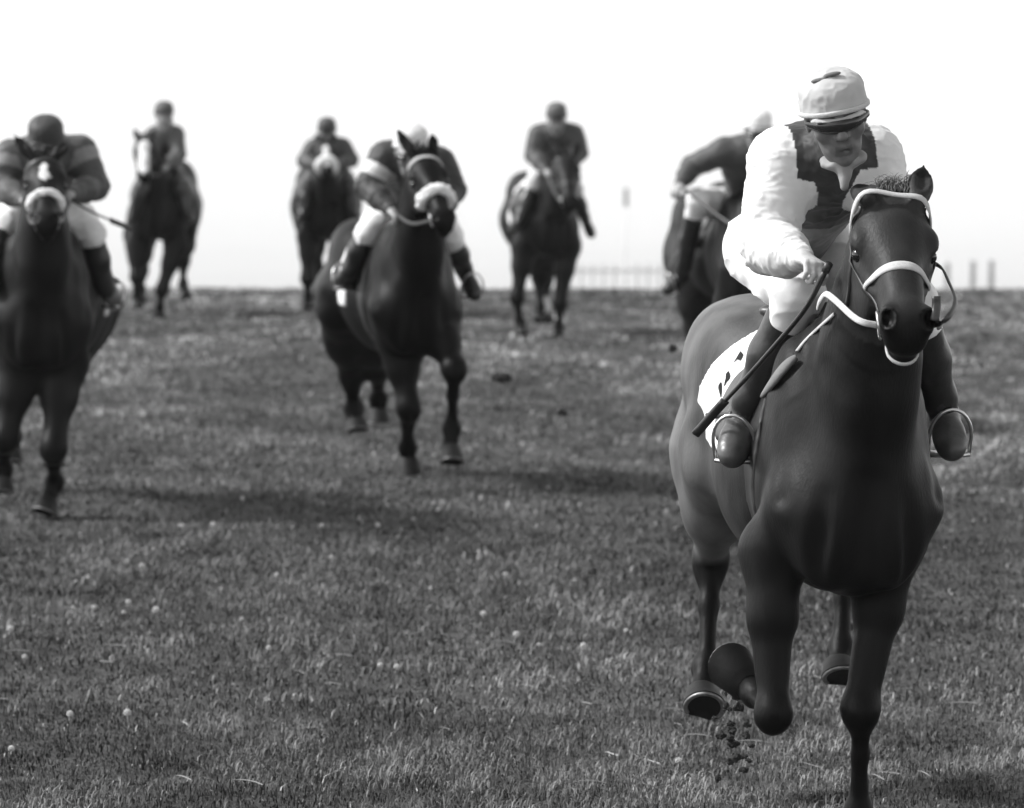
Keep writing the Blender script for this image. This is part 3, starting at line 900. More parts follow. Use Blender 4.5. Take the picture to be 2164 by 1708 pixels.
def saddle(R, res, cloth_tone=.7, pad=True, cf0=-.86, cu0=1.08, cslant=.25):
    """light race saddle, its number cloth and girth"""
    T, sc = R.T, R.sc
    cl, cs = trunk_wrap(R, "number_cloth", cf0, -.42, cu0, M_CLOTH, .012, res, cloth_tone, slant=cslant)
    R.cloth = cs
    s = Solid()
    top = R.S.trace(T(-.52, 0, 2.1), V(0, 0, -1), 1.5)
    zt = (top[2] - R.dz) / sc
    s.ell(T(-.42, 0, zt + .01), V(.10, .11, .035) * sc, R.AX, .03); s.ell(T(-.62, 0, zt + .01), V(.18, .13, .03) * sc, R.AX, .03)
    s.ell(T(-.78, 0, zt + .035), V(.05, .12, .03) * sc, R.AX, .03); s.cone(T(-.36, -.05, zt + .05), T(-.36, .05, zt + .05), .03 * sc, .03 * sc, .03)
    for sd in (-1, 1):
        for f_, u_ in ((-.46, 1.36), (-.42, 1.29)):
            p = R.S.trace(T(f_, sd * .6, u_), -R.Lv * sd, 1.0)
            if p is None: continue
            nn = R.S.grad(p)[0]
            s.ell(p + nn * .006, np.array([.11, .11, .016]) * sc, np.array([R.Fv, unit(np.cross(nn, R.Fv)), nn]), .06)
    v, f = s.mesh(res, 2)
    sd_o = obj("saddle", v, f, M_BROWNTACK, R.root)
    g, _ = trunk_wrap(R, "girth", -.30, -.20, .6, M_TACK, .008, res, None)
    R.saddle = sd_o
    return sd_o

def stirrup(R, foot, toe_dir, top, r=.062):
    """iron round the foot and the leather up to the saddle"""
    d = unit(toe_dir); up = V(0, 0, 1) - d * d[2]; up = unit(up); sd = np.cross(d, up)
    up, sd = up * math.cos(.0) + sd * 0, sd
    c = foot + up * .012
    pts = [c + up * (-.045) - sd * r * .95]
    for x in np.linspace(math.pi, 0, 13): pts.append(c + sd * (math.cos(x) * r) + up * (math.sin(x) * .085 + .005))
    pts.append(c + up * (-.045) + sd * r * .95)
    m = MB(); m.tube(pts, .0055, 7); m.ribbon([pts[0], c - up * .05, pts[-1]], [-up] * 3, .035, .008)
    iron = m.build("stirrup_iron", M_METAL, R.saddle)
    m = MB(); a0 = c + up * .092; pt = spline([a0, (a0 + top) / 2 + V(0, -.005, 0), top], 10)
    m.ribbon(pt, [unit(V(-.6, -.8, 0))] * 10, .018, .004); m.build("stirrup_leather", M_TACK, R.saddle)

# ------------------------------------------------------------------ jockeys
def add_hand(S, wrist, d, down, side_thumb, sc):
    """closed hand: palm, four curled fingers of different lengths, thumb from the side of the palm"""
    d = unit(d); down = unit(down - d * (down @ d)); sd = np.cross(d, down) * side_thumb
    S.cone(wrist - d * .05 * sc, wrist + d * .01 * sc, .027 * sc, .026 * sc, .02 * sc)
    S.ell(wrist + d * .045 * sc, V(.052, .040, .017) * sc, np.array([d, sd, down]), .018 * sc)
    for i, (ln, of) in enumerate(((.92, .030), (1.0, .010), (.95, -.010), (.78, -.029))):
        k = wrist + d * (.086 - abs(i - 1) * .005) * sc + sd * of * sc
        p1 = k + unit(d * .55 + down * .85) * .036 * ln * sc
        p2 = p1 + unit(-d * .45 + down * .9) * .024 * ln * sc
        p3 = p2 + unit(-d * 1.0 + down * .05) * .019 * ln * sc
        S.chain([k - d * .02 * sc, k, p1, p2, p3], [.009 * sc, .0098 * sc, .0088 * sc, .008 * sc, .007 * sc], .0035 * sc)
    b = wrist + d * .02 * sc + sd * .030 * sc
    S.chain([b, b + unit(d * .7 + sd * .6 + down * .5) * .038 * sc, b + unit(d * .9 + sd * .2 + down * .8) * .064 * sc], [.013 * sc, .0105 * sc, .0082 * sc], .008 * sc)
    return wrist + d * .075 * sc + down * .03 * sc

def jockey(R, name_label, Yd, J, res, sc=1.0, jacket=(.06, .06), cap_tone=.75, skin=.22, breeches=.78, boot=.02, toe=None, face=(0, -1, -.2), tiltz=0.0,
           goggles=True, cap=(1, 1, 1), sash=None, collar=None, group="jockeys riding the racehorses", puff=1.0, lean=None, hands=True, scarf=None, armband=None, thin=1.0, glove=.3, legfit=True, armside=0, peak=.036, capup=0.0, bow=None):
    q = lambda k: P(J[k][0], J[k][1], R.Y0 + J[k][2])
    G = {k: q(k) for k in J}
    # keep knees and boots outside the horse's flank
    for k_, mg in (('knR', .045), ('knL', .045), ('anR', .055), ('anL', .055), ('toR', .05), ('toL', .05)):
        p = G[k_]; toward = unit(V(0, 0, EYE) - p); n_ = 0
        while legfit and float(R.S.at(p)[0]) < mg * sc and n_ < 90: p = p + toward * .015; n_ += 1
        G[k_] = p
    root = empty("jockey", G['pelvis'] - V(0, 0, .1), name_label, "person", group)
    j = Rig(); j.root, j.G = root, G
    sh = {-1: G['shR'], 1: G['shL']}; el = {-1: G['elR'], 1: G['elL']}; wr = {-1: G['haR'], 1: G['haL']}
    kn = {-1: G['knR'], 1: G['knL']}; an = {-1: G['anR'], 1: G['anL']}; to = {-1: G['toR'], 1: G['toL']}
    pel = G['pelvis']; ch = (sh[-1] + sh[1]) / 2; lat = unit(sh[1] - sh[-1])
    spine = unit(ch - pel); fr = np.array([lat, unit(np.cross(spine, lat)), spine])
    hip = {s: pel + lat * s * .085 * sc for s in (-1, 1)}
    head = G['head']
    # head frame
    f = unit(V(*face)); up = V(0, 0, 1) - f * f[2]; up = unit(up); sd = np.cross(f, up)
    if sd @ lat < 0: sd = -sd
    up2 = up * math.cos(tiltz) + sd * math.sin(tiltz); sd = sd * math.cos(tiltz) - up * math.sin(tiltz); up = up2
    HA = np.array([f, sd, up]); hc = lambda a, b, c: head + (f * a + sd * b + up * c) * sc
    j.hc, j.HA = hc, HA
    # ---------- body: one continuous skin
    S = Solid(); k = .03 * sc
    S.ell(hc(-.010, 0, .028), V(.094, .074, .088) * sc, HA, k)
    S.ell(hc(.028, 0, -.03), V(.068, .062, .095) * sc, HA, k); S.ell(hc(.045, 0, -.082), V(.044, .042, .036) * sc, HA, k)
    S.cone(hc(.088, 0, .022), hc(.112, 0, -.020), .0095 * sc, .0145 * sc, .010 * sc)
    for s in (-1, 1):
        S.ball(hc(.098, s * .0135, -.025), .0095 * sc, .006 * sc); S.ball(hc(.063, s * .048, -.018), .022 * sc, .02 * sc)
        S.ball(hc(.097, s * .031, .012), .0135 * sc, .010 * sc, True)
        S.ball(hc(.084, s * .031, .010), .0125 * sc, .004 * sc)
        S.cone(hc(.088, s * .012, .031), hc(.080, s * .05, .030), .010 * sc, .009 * sc, .012 * sc)
        S.ell(hc(-.008, s * .078, -.005), V(.020, .009, .031) * sc, HA, .008 * sc)
        S.cone(hc(.088, s * .018, -.045), hc(.078, s * .032, -.065), .006 * sc, .006 * sc, .012 * sc)
    S.ell(hc(.090, 0, -.060), V(.013, .024, .007) * sc, HA, .006 * sc); S.ell(hc(.087, 0, -.073), V(.012, .020, .007) * sc, HA, .006 * sc)
    S.ell(hc(.102, 0, -.0665), V(.010, .024, .0022) * sc, HA, .003 * sc, True)
    S.ball(hc(.080, 0, -.098), .021 * sc, .015 * sc)
    neck0 = ch * .75 + pel * .25 * 0 + head * .25
    S.cone(hc(-.02, 0, -.06), ch + spine * .02, .052 * sc, .060 * sc, k)
    S.ell(ch * .7 + pel * .3, V(.13, .085, .17) * sc, fr, k); S.ell(pel, V(.11, .09, .09) * sc, fr, k); S.cone(pel, ch, .09 * sc, .09 * sc, k)
    hand_c = {}
    for s in (-1, 1):
        S.chain([ch + lat * s * .08 * sc, sh[s], el[s], wr[s]], [.055 * sc, .048 * sc, .034 * sc, .025 * sc], k)
        S.chain([hip[s], kn[s], kn[s] * .6 + an[s] * .4, an[s], to[s]], [.075 * sc, .05 * sc, .042 * sc, .03 * sc, .024 * sc], k)
        if hands:
            dd = unit(wr[s] - el[s]); dn = V(0, -.35, -.9) if s * 0 == 0 else None
            if s == -1 and 'gripR' in J: dd = unit(G['gripR'] - wr[s])
            if s == 1 and 'gripL' in J: dd = unit(G['gripL'] - wr[s])
            hand_c[s] = add_hand(S, wr[s], dd, dn, -s, sc)
        else: S.ell(wr[s] + unit(wr[s] - el[s]) * .05 * sc, V(.055, .035, .03) * sc, frame(wr[s] - el[s], V(0, 0, 1)), k)
    j.hand = hand_c
    v, fa = S.mesh(res, 2)
    rel = v - head; uu = rel @ up / sc; ff = rel @ f / sc; ss = rel @ sd / sc
    t = np.full(len(v), skin)
    near = np.linalg.norm(rel, axis=1) < .17 * sc
    t = np.where(near & (uu > .03) & (ff < .04) | near & (uu > -.03) & (ff < -.02), .03, t)           # hair
    t = np.where(near & (np.abs(uu - .033) < .006) & (ff > .06) & (np.abs(ss) > .012) & (np.abs(ss) < .05), .04, t)  # eyebrows
    t = np.where(near & (uu > -.081) & (uu < -.053) & (ff > .075) & (np.abs(ss) < .024), skin * .6, t)             # lips
    for s in (-1, 1): t = np.where(np.linalg.norm(v - wr[s] - unit(wr[s] - el[s]) * .06 * sc, axis=1) < .115 * sc, max(skin, glove), t)
    j.body = obj("body", v, fa, M_SKIN, root, t); j.S = S
    # ---------- silks
    D = Solid(); k = .05 * sc
    D.ell(ch * .72 + pel * .28, V(.165 * thin, .115, .20) * sc, fr, k); D.cone(pel + spine * .03, ch, .118 * sc * thin, .125 * sc * thin, k)
    D.cone(sh[-1] * .8 + ch * .2, sh[1] * .8 + ch * .2, .085 * sc, .085 * sc, k)
    D.ell(pel + spine * .06 * sc, V(.145 * thin, .115, .10) * sc, fr, k)
    nk = hc(-.015, 0, -.075)
    D.cone(ch + spine * .03, nk, .085 * sc, .060 * sc, .04 * sc)
    for s in (-1, 1):
        u = unit(el[s] - sh[s])
        D.chain([ch + lat * s * .07 * sc, sh[s], sh[s] * .5 + el[s] * .5, el[s]], [.085 * sc, .078 * sc, .068 * sc * puff, .064 * sc * puff], .05 * sc)
        D.chain([el[s], el[s] * .55 + wr[s] * .45, wr[s] - unit(wr[s] - el[s]) * .012], [.060 * sc * puff, .056 * sc * puff, .036 * sc], .04 * sc)
    v, fa = D.mesh(res, 2)
    N = vnormals(v, fa)
    seg = {}
    dist = np.full(len(v), 9.0); tl = np.zeros(len(v)); dv = np.zeros_like(v)
    for s in (-1, 1):
        for p0, p1, b0 in ((sh[s], el[s], 0), (el[s], wr[s], 1)):
            ba = p1 - p0; tt = np.clip(((v - p0) @ ba) / (ba @ ba), -.1 if b0 == 0 else 0, 1); dd = np.linalg.norm(v - p0 - tt[:, None] * ba, axis=1)
            m = dd < dist; dist[m] = dd[m]; tl[m] = (b0 + tt)[m]; dv[m] = unit(ba)
    arm = dist < .105 * sc * max(1, puff)
    # folds: ridged noise squeezed along the limb, strongest at elbow and cuff
    p = v - root.location
    al = (p * dv).sum(1)
    warp = p + dv * (al * 1.6)[:, None]
    ro_ = np.array([[.8, .6, 0], [-.48, .64, .6], [.36, -.48, .8]]); rid = 1 - np.abs(.65 * vnoise(warp @ ro_ * 12 / sc, 31) + .45 * vnoise(warp @ ro_.T * 31 / sc, 35)); rid2 = 1 - np.abs(.7 * vnoise(p @ ro_ * V(10, 10, 22) / sc, 33) + .4 * vnoise(p @ ro_.T * 40 / sc, 36))
    amp = np.where(arm, .5 + .8 * np.exp(-((tl - 1) / .3) ** 2) + .5 * np.exp(-((tl - 2) / .3) ** 2), .8)
    v = v + N * ((rid ** 3 - .35) * .0065 * sc * amp + (rid2 ** 4 - .2) * .004 * sc)[:, None]
    latd = np.abs((v - ch) @ lat); hi = ((v - pel) @ spine) > np.linalg.norm(ch - pel) * .45
    t = np.where((arm & (tl > .25)) | ((latd > .118 * sc + .003 * vnoise(v * 8, 2)) & hi), jacket[1], jacket[0])
    along = (v - pel) @ spine
    if sash is not None: t = np.where(~arm & (along > sash[0]) & (along < sash[1]), sash[2], t)
    if armband is not None: t = np.where(arm & ((latd * 0 + (v - ch) @ lat) * (armside or 1) > (-9 if not armside else 0)) & (tl > armband[0]) & (tl < armband[1]), armband[2], t)
    t = np.where(arm & (tl > 1.93), jacket[1] * 1.05, t)
    j.jacket = obj("jacket", v, fa, M_SILK, root, np.clip(t, 0, .82))
    if scarf:
        Q = Solid(); a_ = hc(.055, 0, -.105)
        Q.ell(hc(.03, 0, -.115), V(.055, .065, .022) * sc, HA, .02); Q.cone(a_, a_ - V(0, .025, .075) * sc, .030 * sc, .012 * sc, .02)
        v, fa = Q.mesh(res, 2); N = vnormals(v, fa); v = v + N * (vnoise((v - head) * 50, 71) * .004)[:, None]
        obj("scarf", v, fa, M_SILK, root, scarf)
    # ---------- breeches
    B = Solid(); k = .05 * sc
    B.ell(pel - spine * .01, V(.150, .125, .125) * sc, fr, k)
    bt = {}
    for s in (-1, 1):
        bt[s] = kn[s] * .72 + an[s] * .28
        B.chain([hip[s], hip[s] * .4 + kn[s] * .6, kn[s], bt[s]], [.108 * sc, .086 * sc, .066 * sc, .055 * sc], .04 * sc)
    v, fa = B.mesh(res, 2); N = vnormals(v, fa); p = v - root.location
    rid = 1 - np.abs(vnoise(p * V(10, 10, 22) / sc, 41))
    v = v + N * ((rid ** 3 - .3) * .009 * sc)[:, None]
    j.breeches = obj("breeches", v, fa, M_SILK, root, breeches)
    # ---------- boots
    for s in (-1, 1):
        b = Solid(); top = kn[s] * .78 + an[s] * .22
        d = unit(an[s] - kn[s])
        b.chain([top, kn[s] * .5 + an[s] * .5, an[s] * .85 + kn[s] * .15, an[s]], [.062 * sc, .060 * sc, .046 * sc, .042 * sc], .03 * sc)
        fd = unit(to[s] - an[s]); 
        heel = an[s] - fd * .035 * sc + d * .028 * sc
        b.chain([heel, an[s] * .5 + to[s] * .5 + d * .008 * sc, to[s]], [.036 * sc, .040 * sc, .034 * sc], .03 * sc)
        b.ell(to[s] - fd * .03 * sc, V(.065, .046, .032) * sc, frame(fd, d), .02 * sc)
        v, fa = b.mesh(res, 2)
        t = np.full(len(v), boot); 
        tcap = ((v - an[s]) @ fd) / max(np.linalg.norm(to[s] - an[s]), 1e-6)
        o = obj("boot", v, fa, M_BOOT, root, t)
        sole = Solid(); 
        if toe is not None:
            fl = Solid(); fl.ops = list(b.ops)
            m_ = (tcap > toe[0])
            at = o.data.attributes["tone"]; t2 = np.where(m_, toe[1], boot); at.data.foreach_set("value", t2.astype(np.float32))
    # ---------- cap with peak
    C = Solid()
    C.ell(hc(-.010, 0, .050 + capup), V(.112 * cap[0], .093 * cap[1], .098 * cap[2]) * sc, HA, .01)
    C.ell(hc(-.008, 0, .064 + capup + .05 * cap[2]), V(.092 * cap[0], .084 * cap[1], .052 * cap[2]) * sc, HA, .03)
    pl = hc(0, 0, .040 + capup)
    C.custom(lambda x, y, z: (x - pl[0]) * up[0] + (y - pl[1]) * up[1] + (z - pl[2]) * up[2] + ((x - pl[0]) * f[0] + (y - pl[1]) * f[1] + (z - pl[2]) * f[2]) * -.22, pl - .2, pl + .2, .006, True)
    C.ops[-1] = C.ops[-1]
    v, fa = C.mesh(res, 2); N = vnormals(v, fa)
    p = v - head
    v = v + N * (((1 - np.abs(.6 * vnoise(p * V(22, 22, 14) / sc, 51) + .5 * vnoise(p * 47 / sc, 52))) ** 3 - .3) * .0035 * sc)[:, None]
    co = obj("cap", v, fa, M_SILK, root, cap_tone)
    pk = Solid()
    pkx = unit(f * 1.0 - up * .28); pku = np.cross(sd, pkx); pku = pku if pku @ up > 0 else -pku
    pk.ell(hc(.084 * cap[0], 0, .052 + capup), V(peak, .080, .005) * sc, np.array([pkx, sd, pku]), .004)
    v, fa = pk.mesh(res * .8, 1); obj("peak", v, fa, M_SILK, co, cap_tone)
    band = MB(); bp = []; bn = []
    for x in np.linspace(-math.pi, math.pi, 41):
        dd = f * math.cos(x) + sd * math.sin(x)
        bp.append(hc(-.010 + .112 * cap[0] * math.cos(x), .094 * cap[1] * math.sin(x), .046 + capup + .022 * math.cos(x))); bn.append(dd)
    band.ribbon(bp, bn, .014 * sc, .004); band.build("hat_band", M_WEB if cap_tone > .3 else M_TACK, co)
    if bow:
        Q = Solid(); c_ = hc(.03, -.012, .064 + capup + .098 * cap[2])
        for s, dz_ in ((-1, -.004), (1, .006)): Q.ell(c_ + sd * s * .020 * sc + up * dz_, V(.010, .024, .006) * sc, HA, .006)
        Q.ball(c_, .008 * sc, .005); v, fa = Q.mesh(res * .6, 2); obj("bow", v, fa, M_SILK, co, bow)
    # ---------- goggles
    if goggles:
        gl = MB(); gp = []; gn = []
        for x in np.linspace(-1.15, 1.15, 25):
            dd = unit(f * math.cos(x) + sd * math.sin(x))
            o_ = hc(0, 0, .008); pt = S.trace(o_ + dd * .22 * sc, -dd, .3); pt = hc(.09, 0, .01) if pt is None else pt
            gp.append(o_ + dd * max(np.linalg.norm(pt - o_), .084 * sc)); gn.append(dd)
        gp = np.array(gp)
        for _ in range(3): gp[1:-1] = gp[1:-1] * .5 + (gp[:-2] + gp[2:]) * .25
        gp = gp + np.array(gn) * .008
        gl.ribbon(gp, gn, [.038 * sc * (1 - .45 * abs(i - 12) / 12) for i in range(25)], .007)
        gl.build("goggles", M_LENS, root)
    return j

# ------------------------------------------------------------------ the field
HERO = horse("racehorse", "dark bay leading horse with white browband and white noseband at the right front", 1793, 13.6, radians(7), 1.0, -.08,
    head=((1886, 398, -.40), (1926, 682, -.77)),
    legs=dict(RF=((1630, 1165, .0), (1634, 1508, -.10), (1598, 1466, .18), (1568, 1436, .27)),
              LF=((1885, 1140, .02), (1819, 1500, -.08), (1816, 1715, -.02), (1814, 1815, -.10)),
              RH=((1520, 985, 1.0), (1502, 1175, 1.45), (1493, 1408, 1.28), (1476, 1516, 1.14), (.1, .75, .65)),
              LH=((1790, 1020, 1.2), (1782, 1170, 1.75), (1778, 1372, 1.62), (1769, 1432, 1.52), (0, .6, .8))),
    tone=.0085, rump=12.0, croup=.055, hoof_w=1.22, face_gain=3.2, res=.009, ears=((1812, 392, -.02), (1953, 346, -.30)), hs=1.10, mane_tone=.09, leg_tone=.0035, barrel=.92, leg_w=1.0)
tack(HERO, brow_mat=M_WEB, nose=M_WEB, nose_t=.325, nose_tau=.15, brow_tau=-.30, brow_w=.017, brow_t=.085, nose_w=.027)
saddle(HERO, .008, .74, cf0=-.95, cu0=1.19, cslant=.8)
def beside(R, px, py, out, default):
    o = P(px, py, R.Y0 - 1.0); d = unit(ray(px, py)); p = R.S.trace(o, d, 3.0)
    return default if p is None else min(default, p[1] - R.Y0 - out)
LEAD = jockey(HERO, "jockey in white sleeves, dark body and pale cap on the leading horse", 14.0,
    dict(pelvis=(1662, 520, .62), shR=(1648, 345, .05), shL=(1838, 335, .12), elR=(1626, 520, -.02), elL=(1905, 520, .0), haR=(1694, 548, -.22), haL=(1840, 590, -.25),
         gripR=(1745, 566, -.34), gripL=(1815, 600, -.36), knR=(1688, 618, .16), knL=(1930, 640, .22), anR=(1570, 880, beside(HERO, 1570, 880, .05, .5)), anL=(1994, 872, .45), toR=(1546, 962, beside(HERO, 1570, 880, .16, .4)), toL=(2012, 948, .34), head=(1766, 247, -.12)),
    .0048, legfit=False, jacket=(.03, .68), breeches=.7, cap_tone=.42, skin=.13, glove=.5, scarf=.22, capup=-.022, bow=.12, peak=.022, toe=(.3, .055, 0), face=(.08, -1, -.34), tiltz=-.2, cap=(1.0, 1.02, .88), puff=1.12, boot=.018, sash=(-.2, .42, .17))
for s, nm, tp in ((-1, 'toR', (-.42, -.33, 1.30)), (1, 'toL', (-.42, .33, 1.30))):
    ft = LEAD.G[nm]; an = LEAD.G[nm[:0] + ('anR' if s < 0 else 'anL')]
    stirrup(HERO, ft * .72 + an * .28 + V(0, 0, -.012), unit(ft - an) * V(1, 1, .4), HERO.T(*tp))

# ---- others
H2 = horse("racehorse", "dark horse half hidden behind the leading horse and its jockey", 1592, 31.0, radians(10), 1.0, -.05,
    head=((1655, 400, -.5), (1668, 520, -.95)),
    legs=dict(RF=((1525, 700, .0), (1530, 790, -.1), (1532, 860, .0), (1530, 900, -.05)),
              LF=((1590, 700, .0), (1600, 780, -.2), (1590, 820, .1), (1590, 850, .15)),
              RH=((1470, 640, 1.0), (1492, 745, 1.5), (1500, 830, 1.35), (1500, 880, 1.3)),
              LH=((1545, 660, 1.2), (1550, 745, 1.7), (1550, 830, 1.5), (1550, 880, 1.45))),
    tone=.010, res=.014)
H4 = horse("racehorse", "near black horse with white sheepskin noseband galloping in the middle of the field", 872, 26.2, radians(11), .98, -.09,
    head=((893, 312, -.45), (944, 462, -.88)),
    legs=dict(RF=((842, 720, .0), (864, 862, -.12), (861, 945, .0), (862, 988, .02)),
              LF=((925, 690, -.05), (960, 780, -.28), (954, 905, -.14), (950, 985, -.2), (0, .45, .9)),
              RH=((722, 655, 1.0), (742, 790, 1.45), (748, 862, 1.55), (753, 912, 1.5)),
              LH=((790, 670, 1.1), (797, 780, 1.5), (800, 842, 1.75), (798, 886, 1.75))),
    tone=.0028, res=.013, leg_w=1.3, hoof_w=1.25, ears=((836, 266, -.38), (912, 276, -.48)), leg_tone=.0015, roll=.05)
H7 = horse("racehorse", "dark horse with white star and sheepskin noseband cut by the left edge", 90, 24.7, radians(2), 1.0, -.10,
    head=((92, 318, -.45), (98, 466, -.90)), leg_w=1.32, hoof_w=1.2,
    legs=dict(RF=((45, 770, .0), (12, 925, -.1), (6, 990, .05), (4, 1035, .02)),
              LF=((135, 770, .0), (113, 948, -.15), (115, 1020, .05), (92, 1088, -.02)),
              RH=((30, 720, 1.0), (25, 830, 1.5), (25, 920, 1.4), (25, 980, 1.35)),
              LH=((140, 720, 1.0), (118, 850, 1.5), (116, 930, 1.45), (114, 985, 1.4))),
    tone=.007, res=.013, ears=((24, 279, -.42), (150, 292, -.42)), leg_tone=.003, blaze=((.10, .25, .012, .03),))
H3 = horse("racehorse", "dark bay horse with dark headed rider, galloping right of centre at the back", 1160, 42.5, radians(5), .98, -.10,
    head=((1196, 318, -.5), (1206, 428, -.95)), hs=1.15, leg_w=1.3,
    legs=dict(RF=((1108, 520, .0), (1093, 628, -.1), (1098, 680, .0), (1103, 706, -.05)),
              LF=((1200, 520, .0), (1184, 642, -.1), (1181, 692, .0), (1179, 718, -.05)),
              RH=((1105, 500, 1.0), (1140, 585, 1.4), (1140, 650, 1.3), (1134, 682, 1.2)),
              LH=((1180, 500, 1.0), (1152, 590, 1.5), (1152, 650, 1.4), (1158, 682, 1.3))),
    tone=.009, res=.018, socks=(3,))
H5 = horse("racehorse", "distant horse with white blaze and white noseband behind the middle horse", 698, 46.9, radians(5), .98, -.08,
    head=((688, 292, -.5), (692, 362, -1.0)),
    legs=dict(RF=((652, 500, .0), (650, 590, -.1), (652, 630, .0), (650, 650, -.05)),
              LF=((735, 500, .0), (725, 590, -.1), (722, 640, .0), (722, 664, -.05)),
              RH=((655, 480, 1.0), (668, 560, 1.4), (670, 625, 1.3), (670, 655, 1.2)),
              LH=((735, 480, 1.0), (720, 560, 1.5), (715, 620, 1.4), (714, 650, 1.3))),
    leg_w=1.3, barrel=1.12, tone=.010, res=.018, blaze=((.12, .50, .035, .03),))
H6 = horse("racehorse", "distant dark horse with broad white blaze and turned head, second from the left", 338, 46.0, radians(0), 1.0, -.08,
    head=((305, 285, -.4), (303, 368, -.8)),
    legs=dict(RF=((290, 520, .0), (288, 585, -.1), (290, 625, .0), (292, 648, -.03)),
              LF=((372, 520, .0), (342, 612, -.1), (338, 650, .0), (336, 676, -.03)),
              RH=((290, 500, 1.0), (300, 570, 1.4), (298, 610, 1.3), (300, 640, 1.2)),
              LH=((385, 490, 1.0), (388, 545, 1.5), (386, 600, 1.4), (397, 632, 1.3))),
    leg_w=1.25, tone=.009, res=.018, blaze=((.04, .58, .05, .055),), roll=0.0)

tack(H4, brow_mat=M_WEB, fleece=.024, nose_t=.35, nose_tau=.1, detail=False)
tack(H7, fleece=.017, nose_t=.35, nose_tau=.1, detail=False)
tack(H3, detail=False, nose=M_TACK)
tack(H5, fleece=.034, nose_t=.40, detail=False)
tack(H6, detail=False)
tack(H2, detail=False)
for h_, r_ in ((H2, .014), (H4, .013), (H7, .014), (H3, .018), (H5, .02), (H6, .02)):
    saddle(h_, r_, .03 if h_ in (H2, H5, H6) else .7, pad=False)

J4 = jockey(H4, "jockey in dark silks with white armband on the middle horse", 0,
    dict(pelvis=(868, 440, .62), shR=(815, 335, .0), shL=(928, 348, .05), elR=(778, 396, -.05), elL=(958, 400, .0), haR=(828, 446, -.25), haL=(922, 462, -.3),
         knR=(778, 492, .18), knL=(952, 500, .2), anR=(738, 572, .55), anL=(984, 578, .5), toR=(721, 598, .42), toL=(1003, 622, .36), head=(868, 326, -.1)),
    .009, jacket=(.03, .028), cap_tone=.62, face=(.1, -1, -.35), armband=(.35, .72, .6), armside=-1, boot=.016, hands=True)
J7 = jockey(H7, "jockey in dark cap and patchy silks on the horse at the left edge", 0,
    dict(pelvis=(95, 430, .62), shR=(22, 335, .0), shL=(170, 325, .05), elR=(4, 398, -.05), elL=(202, 394, .0), haR=(52, 425, -.25), haL=(148, 412, -.3),
         knR=(2, 482, .2), knL=(192, 492, .2), anR=(-24, 590, .55), anL=(222, 604, .5), toR=(-40, 632, .42), toL=(248, 642, .36), head=(98, 312, -.12)),
    .009, jacket=(.07, .06), cap_tone=.03, face=(0, -1, -.5), armband=(.02, .38, .2), boot=.016, toe=(.35, .12, 0))
J3 = jockey(H3, "round shouldered jockey in dark silks and small cap, right of centre at the back", 0,
    dict(pelvis=(1170, 350, .6), shR=(1138, 286, .0), shL=(1212, 284, .0), elR=(1128, 328, -.05), elL=(1224, 322, -.05), haR=(1155, 362, -.3), haL=(1192, 362, -.3),
         knR=(1128, 388, .3), knL=(1214, 400, .3), anR=(1096, 466, .5), anL=(1238, 468, .5), toR=(1082, 488, .4), toL=(1250, 496, .4), head=(1176, 256, -.1)),
    .014, jacket=(.05, .05), puff=1.15, cap_tone=.09, face=(0, -1, -.4), goggles=False, hands=False, breeches=.5, boot=.02)
J5 = jockey(H5, "jockey in dark silks on the distant white blazed horse behind the middle horse", 0,
    dict(pelvis=(694, 362, .6), shR=(662, 314, .0), shL=(724, 312, .0), elR=(643, 340, -.05), elL=(743, 338, -.05), haR=(674, 352, -.3), haL=(710, 352, -.3),
         knR=(650, 392, .2), knL=(740, 392, .2), anR=(640, 448, .5), anL=(748, 448, .5), toR=(632, 468, .4), toL=(756, 468, .4), head=(691, 284, -.1)),
    .014, jacket=(.06, .06), cap_tone=.05, face=(0, -1, -.4), goggles=False, hands=False, breeches=.07, boot=.02)
J6 = jockey(H6, "slim upright jockey in dark silks on the second horse from the left", 0,
    dict(pelvis=(342, 362, .5), shR=(326, 288, .1), shL=(370, 286, .1), elR=(322, 326, .0), elL=(378, 326, .0), haR=(322, 352, -.3), haL=(352, 352, -.3),
         knR=(298, 395, .2), knL=(386, 395, .2), anR=(286, 448, .5), anL=(398, 448, .5), toR=(280, 466, .4), toL=(404, 466, .4), head=(347, 250, .05)),
    .014, jacket=(.08, .08), cap_tone=.09, face=(.5, -1, -.1), goggles=False, hands=False, breeches=.07, boot=.02, thin=.75)
J2 = jockey(H2, "jockey in dark jacket and white breeches half hidden behind the leading jockey", 0,
    dict(pelvis=(1568, 432, .45), shR=(1528, 322, .0), shL=(1640, 322, .0), elR=(1462, 352, .1), elL=(1690, 380, .0), haR=(1436, 392, -.1), haL=(1680, 420, -.3),
         knR=(1474, 425, .05), knL=(1650, 490, .2), anR=(1440, 586, .4), anL=(1660, 590, .5), toR=(1410, 612, .36), toL=(1670, 610, .4), head=(1600, 284, -.1)),
    .010, jacket=(.05, .05), cap_tone=.8, face=(.2, -1, -.2), breeches=.8, boot=.016)

